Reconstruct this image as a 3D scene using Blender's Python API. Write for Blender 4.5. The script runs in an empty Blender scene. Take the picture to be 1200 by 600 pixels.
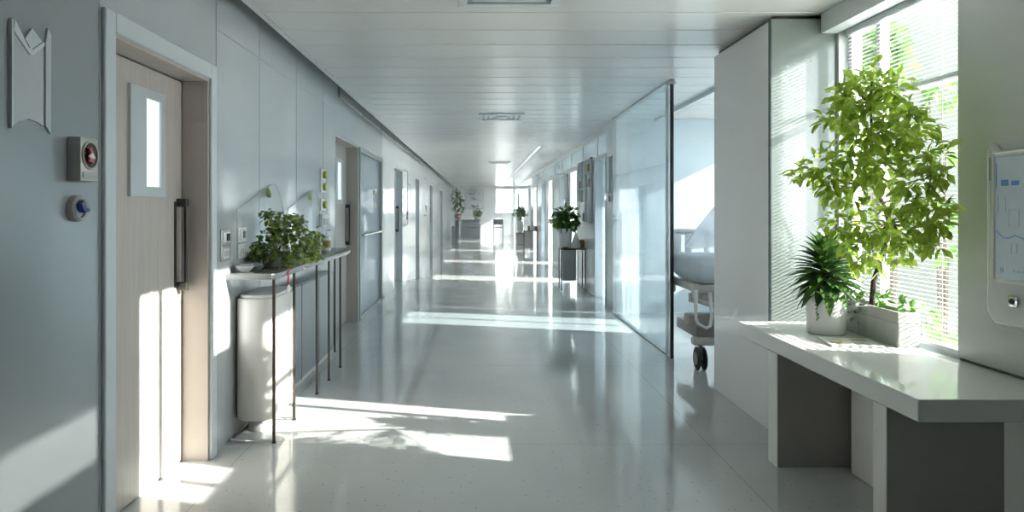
import bpy, bmesh, math, random
from mathutils import Vector, Matrix

random.seed(7)
S = bpy.context.scene
COL = S.collection
PI = math.pi

# ------------------------------------------------------------------ camera, sky, sun, exposure
F = 800.0                      # focal length in pixels of the 1200 x 600 frame
VX, VY = 562.0, 245.0          # vanishing point of the corridor in that frame
CH = 1.38                      # camera height
cam_d = bpy.data.cameras.new('camera')
cam = bpy.data.objects.new('camera', cam_d)
COL.objects.link(cam)
cam.location = (0, 0, CH)
cam.rotation_euler = (PI / 2, 0, 0)
cam_d.sensor_width = 36.0
cam_d.lens = F / 1200.0 * 36.0
cam_d.shift_x = (600 - VX) / 1200.0
cam_d.shift_y = -(300 - VY) / 1200.0
cam_d.clip_start = 0.05
cam_d.clip_end = 200
S.camera = cam

S.view_settings.view_transform = 'Standard'
S.view_settings.look = 'None'
S.view_settings.gamma = 1
S.view_settings.use_curve_mapping = False
S.view_settings.exposure = 0.43
S.cycles.diffuse_bounces = 8
S.cycles.max_bounces = 16
S.cycles.transparent_max_bounces = 32

world = bpy.data.worlds.new('sky')
S.world = world
world.use_nodes = True
wn = world.node_tree
wn.nodes['Background'].inputs['Color'].default_value = (0.94, 0.965, 1.0, 1)
wn.nodes['Background'].inputs['Strength'].default_value = 9.0

SUN_DIR = Vector((-1.0, 0.26, -0.486)).normalized()
sun_d = bpy.data.lights.new('sun', 'SUN')
sun_d.energy = 21.0
sun_d.angle = math.radians(0.53)
sun_d.color = (1.0, 0.95, 0.88)
sun = bpy.data.objects.new('sun', sun_d)
COL.objects.link(sun)
sun.rotation_euler = SUN_DIR.to_track_quat('-Z', 'Y').to_euler()
sun.location = (12, -2, 8)


def portal(name, loc, sx, sz, facing):
    d = bpy.data.lights.new(name, 'AREA')
    d.shape = 'RECTANGLE'
    d.size, d.size_y = sx, sz
    d.cycles.is_portal = True
    o = bpy.data.objects.new(name, d)
    COL.objects.link(o)
    o.location = loc
    o.rotation_euler = Vector(facing).to_track_quat('-Z', 'Z').to_euler()
    return o


# ------------------------------------------------------------------ materials
MATS = {}


def mat(name, col, rough=0.5, spec=0.5, metal=0.0, noise=0.0, nscale=3.0, bump=0.0, bscale=40.0, coat=0.0, trans=0.0,
        stretch=(1, 1, 1), emit=0.0, ecol=None):
    m = bpy.data.materials.new(name)
    m.use_nodes = True
    nt = m.node_tree
    b = nt.nodes['Principled BSDF']
    b.inputs['Base Color'].default_value = (*col, 1)
    b.inputs['Roughness'].default_value = rough
    b.inputs['Specular IOR Level'].default_value = spec
    b.inputs['Metallic'].default_value = metal
    b.inputs['Coat Weight'].default_value = coat
    if emit:
        b.inputs['Emission Color'].default_value = (*(ecol or col), 1)
        b.inputs['Emission Strength'].default_value = emit
    tc = nt.nodes.new('ShaderNodeTexCoord')
    mp = nt.nodes.new('ShaderNodeMapping')
    mp.inputs['Scale'].default_value = stretch
    nt.links.new(tc.outputs['Object'], mp.inputs['Vector'])
    if noise:
        n = nt.nodes.new('ShaderNodeTexNoise')
        n.inputs['Scale'].default_value = nscale
        n.inputs['Detail'].default_value = 4
        nt.links.new(mp.outputs['Vector'], n.inputs['Vector'])
        r = nt.nodes.new('ShaderNodeMapRange')
        r.inputs['From Min'].default_value = 0.3
        r.inputs['From Max'].default_value = 0.7
        r.inputs['To Min'].default_value = 1 - noise
        r.inputs['To Max'].default_value = 1 + noise
        nt.links.new(n.outputs['Fac'], r.inputs['Value'])
        mx = nt.nodes.new('ShaderNodeVectorMath')
        mx.operation = 'MULTIPLY'
        mx.inputs[0].default_value = col
        nt.links.new(r.outputs['Result'], mx.inputs[1])
        nt.links.new(mx.outputs['Vector'], b.inputs['Base Color'])
    if bump:
        n2 = nt.nodes.new('ShaderNodeTexNoise')
        n2.inputs['Scale'].default_value = bscale
        nt.links.new(mp.outputs['Vector'], n2.inputs['Vector'])
        bp = nt.nodes.new('ShaderNodeBump')
        bp.inputs['Strength'].default_value = bump
        bp.inputs['Distance'].default_value = 0.02
        nt.links.new(n2.outputs['Fac'], bp.inputs['Height'])
        nt.links.new(bp.outputs['Normal'], b.inputs['Normal'])
    MATS[name] = m
    return m


def glass_mat(name, tint=(1, 1, 1), refl=1.0, rough=0.02, haze=0.0, hcol=(0.9, 0.95, 1.0)):
    """thin pane: transparent with a fresnel reflection and an optional milky part"""
    m = bpy.data.materials.new(name)
    m.use_nodes = True
    nt = m.node_tree
    nt.nodes.remove(nt.nodes['Principled BSDF'])
    out = nt.nodes['Material Output']
    tr = nt.nodes.new('ShaderNodeBsdfTransparent')
    tr.inputs['Color'].default_value = (*tint, 1)
    gl = nt.nodes.new('ShaderNodeBsdfGlossy')
    gl.inputs['Roughness'].default_value = rough
    lw = nt.nodes.new('ShaderNodeLayerWeight')
    lw.inputs['Blend'].default_value = 0.5
    pw = nt.nodes.new('ShaderNodeMath')
    pw.operation = 'POWER'
    pw.inputs[1].default_value = 5.0
    nt.links.new(lw.outputs['Facing'], pw.inputs[0])
    mu = nt.nodes.new('ShaderNodeMath')
    mu.operation = 'MULTIPLY_ADD'
    mu.use_clamp = True
    mu.inputs[1].default_value = 0.9 * refl
    mu.inputs[2].default_value = 0.03 * refl
    nt.links.new(pw.outputs['Value'], mu.inputs[0])
    mix = nt.nodes.new('ShaderNodeMixShader')
    nt.links.new(mu.outputs['Value'], mix.inputs['Fac'])
    base = tr.outputs['BSDF']
    if haze:
        df = nt.nodes.new('ShaderNodeBsdfDiffuse')
        df.inputs['Color'].default_value = (*hcol, 1)
        tl = nt.nodes.new('ShaderNodeBsdfTranslucent')
        tl.inputs['Color'].default_value = (*hcol, 1)
        ad = nt.nodes.new('ShaderNodeMixShader')
        ad.inputs['Fac'].default_value = 0.5
        nt.links.new(df.outputs['BSDF'], ad.inputs[1])
        nt.links.new(tl.outputs['BSDF'], ad.inputs[2])
        m2 = nt.nodes.new('ShaderNodeMixShader')
        m2.inputs['Fac'].default_value = haze
        nt.links.new(base, m2.inputs[1])
        nt.links.new(ad.outputs['Shader'], m2.inputs[2])
        base = m2.outputs['Shader']
    nt.links.new(base, mix.inputs[1])
    nt.links.new(gl.outputs['BSDF'], mix.inputs[2])
    nt.links.new(mix.outputs['Shader'], out.inputs['Surface'])
    MATS[name] = m
    return m


def leaf_mat(name, c1, c2, trans=0.5, rough=0.4, scale=9.0):
    m = bpy.data.materials.new(name)
    m.use_nodes = True
    nt = m.node_tree
    b = nt.nodes['Principled BSDF']
    b.inputs['Roughness'].default_value = rough
    out = nt.nodes['Material Output']
    tc = nt.nodes.new('ShaderNodeTexCoord')
    n = nt.nodes.new('ShaderNodeTexNoise')
    n.inputs['Scale'].default_value = scale
    n.inputs['Detail'].default_value = 3
    nt.links.new(tc.outputs['Object'], n.inputs['Vector'])
    cr = nt.nodes.new('ShaderNodeValToRGB')
    cr.color_ramp.elements[0].position = 0.35
    cr.color_ramp.elements[1].position = 0.65
    cr.color_ramp.elements[0].color = (*c1, 1)
    cr.color_ramp.elements[1].color = (*c2, 1)
    nt.links.new(n.outputs['Fac'], cr.inputs['Fac'])
    nt.links.new(cr.outputs['Color'], b.inputs['Base Color'])
    tl = nt.nodes.new('ShaderNodeBsdfTranslucent')
    nt.links.new(cr.outputs['Color'], tl.inputs['Color'])
    mx = nt.nodes.new('ShaderNodeMixShader')
    mx.inputs['Fac'].default_value = trans
    nt.links.new(b.outputs['BSDF'], mx.inputs[1])
    nt.links.new(tl.outputs['BSDF'], mx.inputs[2])
    nt.links.new(mx.outputs['Shader'], out.inputs['Surface'])
    MATS[name] = m
    return m


def floor_material():
    m = bpy.data.materials.new('terrazzo')
    m.use_nodes = True
    nt = m.node_tree
    b = nt.nodes['Principled BSDF']
    b.inputs['Specular IOR Level'].default_value = 0.6
    tc = nt.nodes.new('ShaderNodeTexCoord')
    # chips
    v = nt.nodes.new('ShaderNodeTexVoronoi')
    v.inputs['Scale'].default_value = 26
    nt.links.new(tc.outputs['Object'], v.inputs['Vector'])
    lt = nt.nodes.new('ShaderNodeMath'); lt.operation = 'LESS_THAN'
    lt.inputs[1].default_value = 0.11
    nt.links.new(v.outputs['Distance'], lt.inputs[0])
    sep = nt.nodes.new('ShaderNodeSeparateColor')
    nt.links.new(v.outputs['Color'], sep.inputs['Color'])
    gt = nt.nodes.new('ShaderNodeMath'); gt.operation = 'GREATER_THAN'
    gt.inputs[1].default_value = 0.45
    nt.links.new(sep.outputs['Red'], gt.inputs[0])
    an = nt.nodes.new('ShaderNodeMath'); an.operation = 'MULTIPLY'
    nt.links.new(lt.outputs[0], an.inputs[0]); nt.links.new(gt.outputs[0], an.inputs[1])
    # base with cloudy tone
    n = nt.nodes.new('ShaderNodeTexNoise'); n.inputs['Scale'].default_value = 1.1; n.inputs['Detail'].default_value = 3
    nt.links.new(tc.outputs['Object'], n.inputs['Vector'])
    cr = nt.nodes.new('ShaderNodeValToRGB')
    cr.color_ramp.elements[0].position = 0.35; cr.color_ramp.elements[1].position = 0.65
    cr.color_ramp.elements[0].color = (0.535, 0.55, 0.55, 1); cr.color_ramp.elements[1].color = (0.59, 0.605, 0.60, 1)
    nt.links.new(n.outputs['Fac'], cr.inputs['Fac'])
    chipc = nt.nodes.new('ShaderNodeMixRGB')
    chipc.inputs['Color1'].default_value = (0.30, 0.27, 0.20, 1)
    chipc.inputs['Color2'].default_value = (0.22, 0.24, 0.25, 1)
    nt.links.new(sep.outputs['Green'], chipc.inputs['Fac'])
    m1 = nt.nodes.new('ShaderNodeMixRGB')
    nt.links.new(an.outputs[0], m1.inputs['Fac'])
    nt.links.new(cr.outputs['Color'], m1.inputs['Color1'])
    nt.links.new(chipc.outputs['Color'], m1.inputs['Color2'])
    # slab joints
    sx = nt.nodes.new('ShaderNodeSeparateXYZ')
    nt.links.new(tc.outputs['Object'], sx.inputs['Vector'])

    def joint(sock, period, off):
        a = nt.nodes.new('ShaderNodeMath'); a.operation = 'ADD'; a.inputs[1].default_value = off + 100 * period
        nt.links.new(sock, a.inputs[0])
        mo = nt.nodes.new('ShaderNodeMath'); mo.operation = 'MODULO'; mo.inputs[1].default_value = period
        nt.links.new(a.outputs[0], mo.inputs[0])
        l = nt.nodes.new('ShaderNodeMath'); l.operation = 'LESS_THAN'; l.inputs[1].default_value = 0.006
        nt.links.new(mo.outputs[0], l.inputs[0])
        return l.outputs[0]
    j1 = joint(sx.outputs['X'], 2.68, 1.34)
    j2 = joint(sx.outputs['Y'], 2.0, 0.0)
    mxx = nt.nodes.new('ShaderNodeMath'); mxx.operation = 'MAXIMUM'
    nt.links.new(j1, mxx.inputs[0]); nt.links.new(j2, mxx.inputs[1])
    jm = nt.nodes.new('ShaderNodeMath'); jm.operation = 'MULTIPLY'; jm.inputs[1].default_value = 0.45
    nt.links.new(mxx.outputs[0], jm.inputs[0])
    m2 = nt.nodes.new('ShaderNodeMixRGB')
    nt.links.new(jm.outputs[0], m2.inputs['Fac'])
    nt.links.new(m1.outputs['Color'], m2.inputs['Color1'])
    m2.inputs['Color2'].default_value = (0.2, 0.22, 0.23, 1)
    nt.links.new(m2.outputs['Color'], b.inputs['Base Color'])
    b.inputs['Roughness'].default_value = 0.09
    b.inputs['Coat Weight'].default_value = 0.25
    b.inputs['Coat Roughness'].default_value = 0.05
    MATS['terrazzo'] = m


floor_material()
mat('left_wall_lit', (0.74, 0.765, 0.785), 0.17, 0.7, noise=0.03, nscale=1.5, coat=0.3)  # one wall in three tones: light along the corridor put into the colour
mat('left_wall_half_lit', (0.46, 0.485, 0.50), 0.17, 0.7, noise=0.03, nscale=1.5, coat=0.3)
mat('left_wall_shaded', (0.28, 0.298, 0.31), 0.17, 0.7, noise=0.03, nscale=1.5, coat=0.3)
mat('right_wall', (0.74, 0.78, 0.80), 0.2, 0.6, noise=0.03, nscale=1.5)
mat('bay_wall', (0.60, 0.62, 0.61), 0.22, 0.5, noise=0.03, nscale=1.5)
mat('cool_wall', (0.56, 0.65, 0.70), 0.2, 0.6, noise=0.04, nscale=1.2)
mat('partition_gloss', (0.80, 0.80, 0.80), 0.12, 0.6, noise=0.02, nscale=1.0, coat=0.2)
mat('ceiling_plank', (0.68, 0.675, 0.66), 0.24, 0.6, noise=0.03, nscale=0.8)
mat('ceiling_gap', (0.34, 0.35, 0.35), 0.6)
mat('room_white', (0.74, 0.76, 0.78), 0.6, noise=0.02)
mat('relief_pale', (0.52, 0.54, 0.55), 0.15, 0.6, noise=0.03, coat=0.3)
mat('white_trim', (0.62, 0.66, 0.68), 0.28, noise=0.02)
mat('beige_lam', (0.50, 0.455, 0.42), 0.38, 0.4, noise=0.07, nscale=4.0, stretch=(1, 14, 0.7))
mat('beige_lining', (0.52, 0.47, 0.43), 0.4, 0.4, noise=0.03)
mat('steel', (0.52, 0.53, 0.53), 0.22, metal=1.0, noise=0.05, nscale=6, stretch=(1, 1, 8))
mat('brushed_dark', (0.10, 0.095, 0.09), 0.3, metal=0.8, noise=0.05)
mat('black_metal', (0.025, 0.024, 0.023), 0.35, 0.5, noise=0.1)
mat('leg_bronze', (0.085, 0.07, 0.06), 0.35, metal=0.7, noise=0.05)
mat('chrome', (0.75, 0.76, 0.77), 0.1, metal=1.0, noise=0.02)
mat('ledge_grey', (0.24, 0.245, 0.245), 0.25, metal=0.5, noise=0.04)
mat('cabinet_grey', (0.26, 0.285, 0.305), 0.3, noise=0.04)
mat('cabinet_mid', (0.38, 0.39, 0.38), 0.35, noise=0.04)
mat('bin_cream', (0.70, 0.665, 0.625), 0.35, noise=0.02)
mat('white_plastic', (0.78, 0.78, 0.77), 0.3, noise=0.02)
mat('white_ceramic', (0.80, 0.80, 0.79), 0.25, noise=0.03, nscale=5)
mat('counter_white', (0.78, 0.785, 0.77), 0.10, 0.6, noise=0.02, coat=0.2)
mat('counter_leg', (0.42, 0.40, 0.38), 0.3, noise=0.02)
mat('counter_leg_lit_edge', (0.80, 0.79, 0.78), 0.3, noise=0.02)  # lit side of the same legs, painted lighter
mat('trough_stone', (0.42, 0.42, 0.40), 0.55, noise=0.10, nscale=8, bump=0.1)
mat('soil', (0.05, 0.04, 0.03), 0.9, noise=0.4, nscale=30, bump=0.5)
mat('bark', (0.075, 0.055, 0.042), 0.8, noise=0.3, nscale=25, bump=0.5)
leaf_mat('tree_leaf', (0.27, 0.41, 0.045), (0.54, 0.66, 0.13), 0.58)
leaf_mat('ivy_leaf', (0.11, 0.20, 0.045), (0.42, 0.52, 0.16), 0.45, scale=14)
leaf_mat('strap_leaf', (0.025, 0.07, 0.018), (0.10, 0.20, 0.045), 0.25, rough=0.3, scale=11)
leaf_mat('bush_leaf', (0.07, 0.17, 0.04), (0.20, 0.34, 0.09), 0.35, scale=8)
leaf_mat('outdoor_leaf', (0.07, 0.17, 0.03), (0.17, 0.31, 0.06), 0.4, scale=5)
mat('red_cloth', (0.55, 0.02, 0.05), 0.5, noise=0.1, nscale=30)
mat('red_petal', (0.50, 0.05, 0.10), 0.5, noise=0.2, nscale=30)
mat('alarm_red', (0.45, 0.03, 0.04), 0.35, noise=0.2, nscale=40)
mat('dark_dial', (0.045, 0.02, 0.02), 0.25, noise=0.1)
mat('warm_metal', (0.48, 0.47, 0.44), 0.35, metal=0.3, noise=0.04)
mat('blue_plastic', (0.02, 0.05, 0.22), 0.3, noise=0.1)
mat('pale_blue', (0.30, 0.38, 0.50), 0.4, noise=0.1)
mat('yellow_green', (0.42, 0.44, 0.06), 0.45, noise=0.1, nscale=30)
mat('amber', (0.45, 0.28, 0.05), 0.4, noise=0.1)
mat('brown_jar', (0.22, 0.11, 0.05), 0.35, noise=0.2, nscale=20)
mat('cover_blue', (0.60, 0.68, 0.75), 0.7, noise=0.05, nscale=6, bump=0.35, bscale=7)
mat('sheet_white', (0.76, 0.79, 0.81), 0.7, noise=0.03, bump=0.3, bscale=8)
mat('bed_beige', (0.58, 0.56, 0.52), 0.4, noise=0.04)
mat('bed_taupe', (0.36, 0.34, 0.32), 0.45, noise=0.05)
mat('bed_white', (0.88, 0.885, 0.89), 0.3, noise=0.02)
mat('rubber', (0.03, 0.03, 0.03), 0.6, noise=0.1)
mat('paper', (0.70, 0.70, 0.68), 0.7, noise=0.05)
mat('paper_tan', (0.45, 0.35, 0.24), 0.6, noise=0.25, nscale=18)
mat('paper_grey', (0.35, 0.36, 0.36), 0.6, noise=0.25, nscale=18)
mat('screen_glass', (0.42, 0.49, 0.53), 0.15, 0.6, noise=0.06, nscale=5, emit=0.10, ecol=(0.55, 0.65, 0.72))
mat('screen_blue', (0.10, 0.22, 0.48), 0.3, noise=0.05, emit=0.10, ecol=(0.12, 0.25, 0.55))
mat('screen_line', (0.30, 0.37, 0.42), 0.3, noise=0.05)
mat('terminal_white', (0.66, 0.68, 0.67), 0.25, noise=0.02)
mat('ground_pale', (0.42, 0.43, 0.41), 0.8, noise=0.05)
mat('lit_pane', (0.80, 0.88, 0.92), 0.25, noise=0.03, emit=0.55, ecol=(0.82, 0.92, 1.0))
mat('lamp_diffuser', (0.85, 0.88, 0.9), 0.4, noise=0.01, emit=0.45, ecol=(0.9, 0.97, 1.0))
mat('dark_screen', (0.055, 0.065, 0.058), 0.8, noise=0.12, nscale=2.0)
mat('slat_white', (0.60, 0.61, 0.60), 0.5, noise=0.02)
mat('canvas', (0.62, 0.66, 0.69), 0.7, noise=0.06, nscale=6)
mat('paint_grey', (0.28, 0.32, 0.36), 0.7, noise=0.3, nscale=15)
mat('paint_green', (0.13, 0.23, 0.10), 0.7, noise=0.3, nscale=15)
mat('desk_white', (0.66, 0.70, 0.72), 0.3, noise=0.02)
mat('shadow_gap', (0.12, 0.12, 0.115), 0.6, noise=0.05)
mat('glass_edge', (0.05, 0.075, 0.07), 0.2, 0.6, noise=0.05)
mat('green_cladding', (0.22, 0.25, 0.24), 0.12, 0.6, noise=0.03, nscale=1.5, coat=0.3)
mat('frame_silver', (0.58, 0.60, 0.60), 0.3, metal=0.3, noise=0.02)
glass_mat('clear_glass', (0.95, 0.98, 0.97), 1.0)
glass_mat('door_glass', (0.80, 0.87, 0.90), 0.6, haze=0.75, hcol=(0.84, 0.88, 0.91))
glass_mat('partition_glass', (0.86, 0.93, 0.96), 1.2, haze=0.16, hcol=(0.80, 0.90, 0.97))
glass_mat('frosted_glass', (0.92, 0.96, 1.0), 1.0, haze=0.85, hcol=(0.56, 0.63, 0.68))
glass_mat('milky_fill_pane', (0.95, 0.97, 1.0), 1.0, haze=0.93, hcol=(0.92, 0.96, 1.0))
glass_mat('acrylic', (0.98, 0.99, 0.99), 0.35, haze=0.012)
glass_mat('milky_plastic', (0.92, 0.95, 0.97), 1.0, rough=0.15, haze=0.55, hcol=(0.92, 0.95, 0.98))


# ------------------------------------------------------------------ mesh helpers
class MB:
    """collects shapes into one mesh"""

    def __init__(self):
        self.bm = bmesh.new()

    def box(self, x0, x1, y0, y1, z0, z1, bevel=0.0, seg=2):
        r = bmesh.ops.create_cube(self.bm, size=1.0)
        vs = r['verts']
        for v in vs:
            v.co = Vector(((x0 + x1) / 2 + v.co.x * (x1 - x0), (y0 + y1) / 2 + v.co.y * (y1 - y0), (z0 + z1) / 2 + v.co.z * (z1 - z0)))
        if bevel:
            es = list({e for v in vs for e in v.link_edges})
            bmesh.ops.bevel(self.bm, geom=es, offset=bevel, segments=seg, profile=0.5, affect='EDGES')
        return self

    def prism(self, pts, axis, a, b, bevel=0.0, seg=2):
        """pts: outline in the two other axes (in x,y,z order), pulled along axis from a to b"""
        def mk(p, t):
            if axis == 'x':
                return Vector((t, p[0], p[1]))
            if axis == 'y':
                return Vector((p[0], t, p[1]))
            return Vector((p[0], p[1], t))
        v0 = [self.bm.verts.new(mk(p, a)) for p in pts]
        v1 = [self.bm.verts.new(mk(p, b)) for p in pts]
        n = len(pts)
        fs = [self.bm.faces.new(v0), self.bm.faces.new(v1[::-1])]
        for i in range(n):
            j = (i + 1) % n
            fs.append(self.bm.faces.new((v0[i], v1[i], v1[j], v0[j])))
        bmesh.ops.recalc_face_normals(self.bm, faces=fs)
        if bevel:
            es = list({e for f in fs[:2] for e in f.edges})
            bmesh.ops.bevel(self.bm, geom=es, offset=bevel, segments=seg, profile=0.5, affect='EDGES')
        return self

    def tube(self, pts, r, n=10, closed=False, taper=None, cap=True):
        pts = [Vector(p) for p in pts]
        m = len(pts)
        rings = []
        ref = None
        for i, p in enumerate(pts):
            if closed:
                d = (pts[(i + 1) % m] - pts[i - 1]).normalized()
            elif i == 0:
                d = (pts[1] - p).normalized()
            elif i == m - 1:
                d = (p - pts[i - 1]).normalized()
            else:
                d = ((pts[i + 1] - p).normalized() + (p - pts[i - 1]).normalized()).normalized()
            if ref is None:
                ref = Vector((0, 0, 1)) if abs(d.z) < 0.9 else Vector((1, 0, 0))
            u = d.cross(ref)
            if u.length < 1e-4:
                u = d.orthogonal()
            u.normalize()
            w = u.cross(d).normalized()
            ref = w
            rr = r if taper is None else r * (1 + (taper - 1) * i / max(1, m - 1))
            rings.append([self.bm.verts.new(p + u * math.cos(2 * PI * k / n) * rr + w * math.sin(2 * PI * k / n) * rr) for k in range(n)])
        cnt = m if closed else m - 1
        fs = []
        for i in range(cnt):
            a, b = rings[i], rings[(i + 1) % m]
            for k in range(n):
                fs.append(self.bm.faces.new((a[k], a[(k + 1) % n], b[(k + 1) % n], b[k])))
        if cap and not closed:
            fs.append(self.bm.faces.new(rings[0][::-1]))
            fs.append(self.bm.faces.new(rings[-1]))
        bmesh.ops.recalc_face_normals(self.bm, faces=fs)
        return self

    def lathe(self, prof, c=(0, 0, 0), n=32, axis='z', sx=1.0, sy=1.0):
        """prof: list of (radius, height)"""
        rings = []
        for r, h in prof:
            ring = []
            if r < 1e-5:
                p = Vector((0, 0, h))
                ring = [p]
            else:
                ring = [Vector((r * math.cos(2 * PI * k / n) * sx, r * math.sin(2 * PI * k / n) * sy, h)) for k in range(n)]
            out = []
            for p in ring:
                if axis == 'x':
                    p = Vector((p.z, p.x, p.y))
                elif axis == 'y':
                    p = Vector((p.x, p.z, p.y))
                out.append(self.bm.verts.new(p + Vector(c)))
            rings.append(out)
        fs = []
        for a, b in zip(rings[:-1], rings[1:]):
            if len(a) == 1 and len(b) == 1:
                continue
            for k in range(n):
                j = (k + 1) % n
                if len(a) == 1:
                    fs.append(self.bm.faces.new((a[0], b[j], b[k])))
                elif len(b) == 1:
                    fs.append(self.bm.faces.new((a[k], a[j], b[0])))
                else:
                    fs.append(self.bm.faces.new((a[k], a[j], b[j], b[k])))
        if len(rings[0]) > 1 and len(rings[-1]) > 1 and prof[0] != prof[-1]:
            fs.append(self.bm.faces.new(rings[0][::-1]))
            fs.append(self.bm.faces.new(rings[-1]))
        bmesh.ops.recalc_face_normals(self.bm, faces=fs)
        return self

    def leaf(self, p, d, up, L, W, fold=0.25, droop=0.2, seg=1):
        """a folded leaf blade from p along d"""
        d = Vector(d).normalized()
        s = d.cross(Vector(up))
        if s.length < 1e-4:
            s = d.orthogonal()
        s.normalize()
        nrm = s.cross(d).normalized()
        p = Vector(p)
        ws = [(0.0, 0.0), (0.30, 0.85), (0.58, 0.95), (0.82, 0.5), (1.0, 0.0)] if seg == 1 else \
             [(0.0, 0.25), (0.2, 0.75), (0.45, 1.0), (0.7, 0.8), (0.88, 0.42), (1.0, 0.0)]
        mids, ls, rs = [], [], []
        for t, w in ws:
            c = p + d * (L * t) - nrm * (droop * L * t * t)
            mids.append(self.bm.verts.new(c))
            if w > 0:
                o = nrm * (fold * W * w * 0.5)
                ls.append(self.bm.verts.new(c + s * (W * w * 0.5) + o))
                rs.append(self.bm.verts.new(c - s * (W * w * 0.5) + o))
            else:
                ls.append(None); rs.append(None)
        for side, flip in ((ls, False), (rs, True)):
            for i in range(len(ws) - 1):
                vs = [mids[i], mids[i + 1], side[i + 1], side[i]]
                vs = [v for v in vs if v is not None]
                if len(vs) > 2:
                    if flip:
                        vs.reverse()
                    self.bm.faces.new(vs)
        return self

    def build(self, name, m, parent=None, smooth=True, angle=35):
        me = bpy.data.meshes.new(name)
        self.bm.to_mesh(me)
        self.bm.free()
        if smooth:
            for p in me.polygons:
                p.use_smooth = True
            me.set_sharp_from_angle(angle=math.radians(angle))
        me.materials.append(MATS[m])
        o = bpy.data.objects.new(name, me)
        COL.objects.link(o)
        if parent is not None:
            o.parent = parent
            r = parent
            while r.parent is not None:
                r = r.parent
            if r.type == 'EMPTY':
                me.transform(Matrix.Translation(-Vector(r.location)))
        return o


def thing(name, label, cat, loc=(0, 0, 0), group=None):
    """an Empty at the thing's base; its parts are given in world coordinates"""
    o = bpy.data.objects.new(name, None)
    o.empty_display_size = 0.05
    COL.objects.link(o)
    o.location = loc
    o['label'] = label
    o['category'] = cat
    if group:
        o['group'] = group
    return o


def tag(o, label, cat, group=None, kind=None):
    o['label'] = label
    o['category'] = cat
    if group:
        o['group'] = group
    if kind:
        o['kind'] = kind
    return o


def struct(o, label=None):
    o['kind'] = 'structure'
    if label:
        o['label'] = label
    return o


def sroot(name, loc=(0, 0, 0), label=None):
    o = bpy.data.objects.new(name, None)
    COL.objects.link(o)
    o.location = loc
    o['kind'] = 'structure'
    if label:
        o['label'] = label
    return o


def copy_tree(o, parent=None, delta=None):
    c = o.copy()
    COL.objects.link(c)
    if parent is not None:
        c.parent = parent
    elif delta is not None:
        c.location = Vector(o.location) + Vector(delta)
    for ch in list(o.children):
        copy_tree(ch, c)
    return c


def wall_along_y(x0, x1, y0, y1, z0, z1, holes):
    b = MB()
    hs = sorted(holes)
    y = y0
    for (a, c, p, q) in hs:
        if a > y:
            b.box(x0, x1, y, a, z0, z1)
        if p > z0:
            b.box(x0, x1, a, c, z0, p)
        if q < z1:
            b.box(x0, x1, a, c, q, z1)
        y = c
    if y < y1:
        b.box(x0, x1, y, y1, z0, z1)
    return b


def LW(px, py):
    """point of the left wall plane seen at a pixel"""
    y = 1.49 * F / (VX - px)
    return y, CH + (VY - py) * y / F


# ------------------------------------------------------------------ room shell
HC = 2.58                       # ceiling
YE = 36.0                       # far end wall
YB = -3.2                       # wall behind the viewer
XL, XR, XO, XBAY = -1.49, 1.82, 4.0, 2.20

struct(MB().box(-1.9, 4.3, YB - .2, YE + .3, -0.12, 0).build('floor', 'terrazzo', smooth=False))

# ceiling planks run across the corridor
cb = MB()
y = YB
edge_right = 4.2
k = 0
PL = 0.41
y = 4.165 - PL * 18
while y < YE + 0.2:
    xr = XO if y > 5.0 else (1.72 if y < 3.0 else 2.32)
    cb.box(-1.33, xr, y + 0.006, y + PL - 0.006, HC, HC + 0.02, bevel=0.004, seg=1)
    y += PL
ceil = struct(cb.build('ceiling', 'ceiling_plank'))
MB().box(-1.33, 1.72, YB - .2, 3.32, HC + 0.018, HC + 0.05).box(1.66, 1.72, YB - .2, 3.32, HC + .05, 3.0).box(-1.33, 2.34, YB - .2, 3.32, 3.0, 3.1).box(-1.33, 2.34, 3.32, 5.1, HC + 0.018, HC + 0.32).box(-1.33, XO + .14, 5.1, YE + .3, HC + 0.018, HC + 0.32).build('backing_slab', 'ceiling_gap', ceil, smooth=False)  # unseen ceiling by the bay raised so sun reaches the near door
MB().box(-1.37, -1.33, YB - .2, YE + .3, HC - 0.0, HC + 0.32).build('edge_fascia', 'ceiling_plank', ceil, smooth=False)
MB().box(-1.75, -1.37, YB - .2, YE + .3, HC + 0.20, HC + 0.32).build('cove_cap', 'ceiling_plank', ceil, smooth=False)

LDOORS = [(2.765, 3.76, 2.10), (7.05, 8.39, 2.15), (8.46, 10.46, 2.15), (11.9, 13.2, 2.12), (15.9, 16.9, 2.12), (20.4, 21.6, 2.12), (26.0, 27.4, 2.12)]
struct(wall_along_y(XL - .16, XL, YB, 2.675, 0, HC + .22, []).build('wall_left', 'left_wall_shaded', smooth=False))
struct(wall_along_y(XL - .16, XL, 2.675, 10.46, 0, HC + .22, [(a, b, 0, h) for a, b, h in LDOORS[:3]]).build('wall_left_middle', 'left_wall_half_lit', smooth=False))
struct(wall_along_y(XL - .16, XL, 10.46, YE, 0, HC + .22, [(a, b, 0, h) for a, b, h in LDOORS[3:]]).build('wall_left_far', 'left_wall_lit', smooth=False))
struct(MB().box(-1.80, -1.69, YB, YE, 0, HC + .32).build('wall_backing', 'room_white', smooth=False))  # unseen backing added to stop daylight leaking around the doors
# thin seams between the wall panels
for i, ys in enumerate((2.675, 3.86, 4.62, 5.55, 6.5)):
    struct(MB().box(XL - .004, XL + .0015, ys - .002, ys + .002, 0.0, HC + .2).build('trim_%d' % (i + 1), 'cabinet_grey', smooth=False))
# horizontal seam above the first door
struct(MB().box(XL - .004, XL + .0015, 3.86, 7.0, 2.40, 2.404).build('trim_6', 'cabinet_grey', smooth=False))
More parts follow.
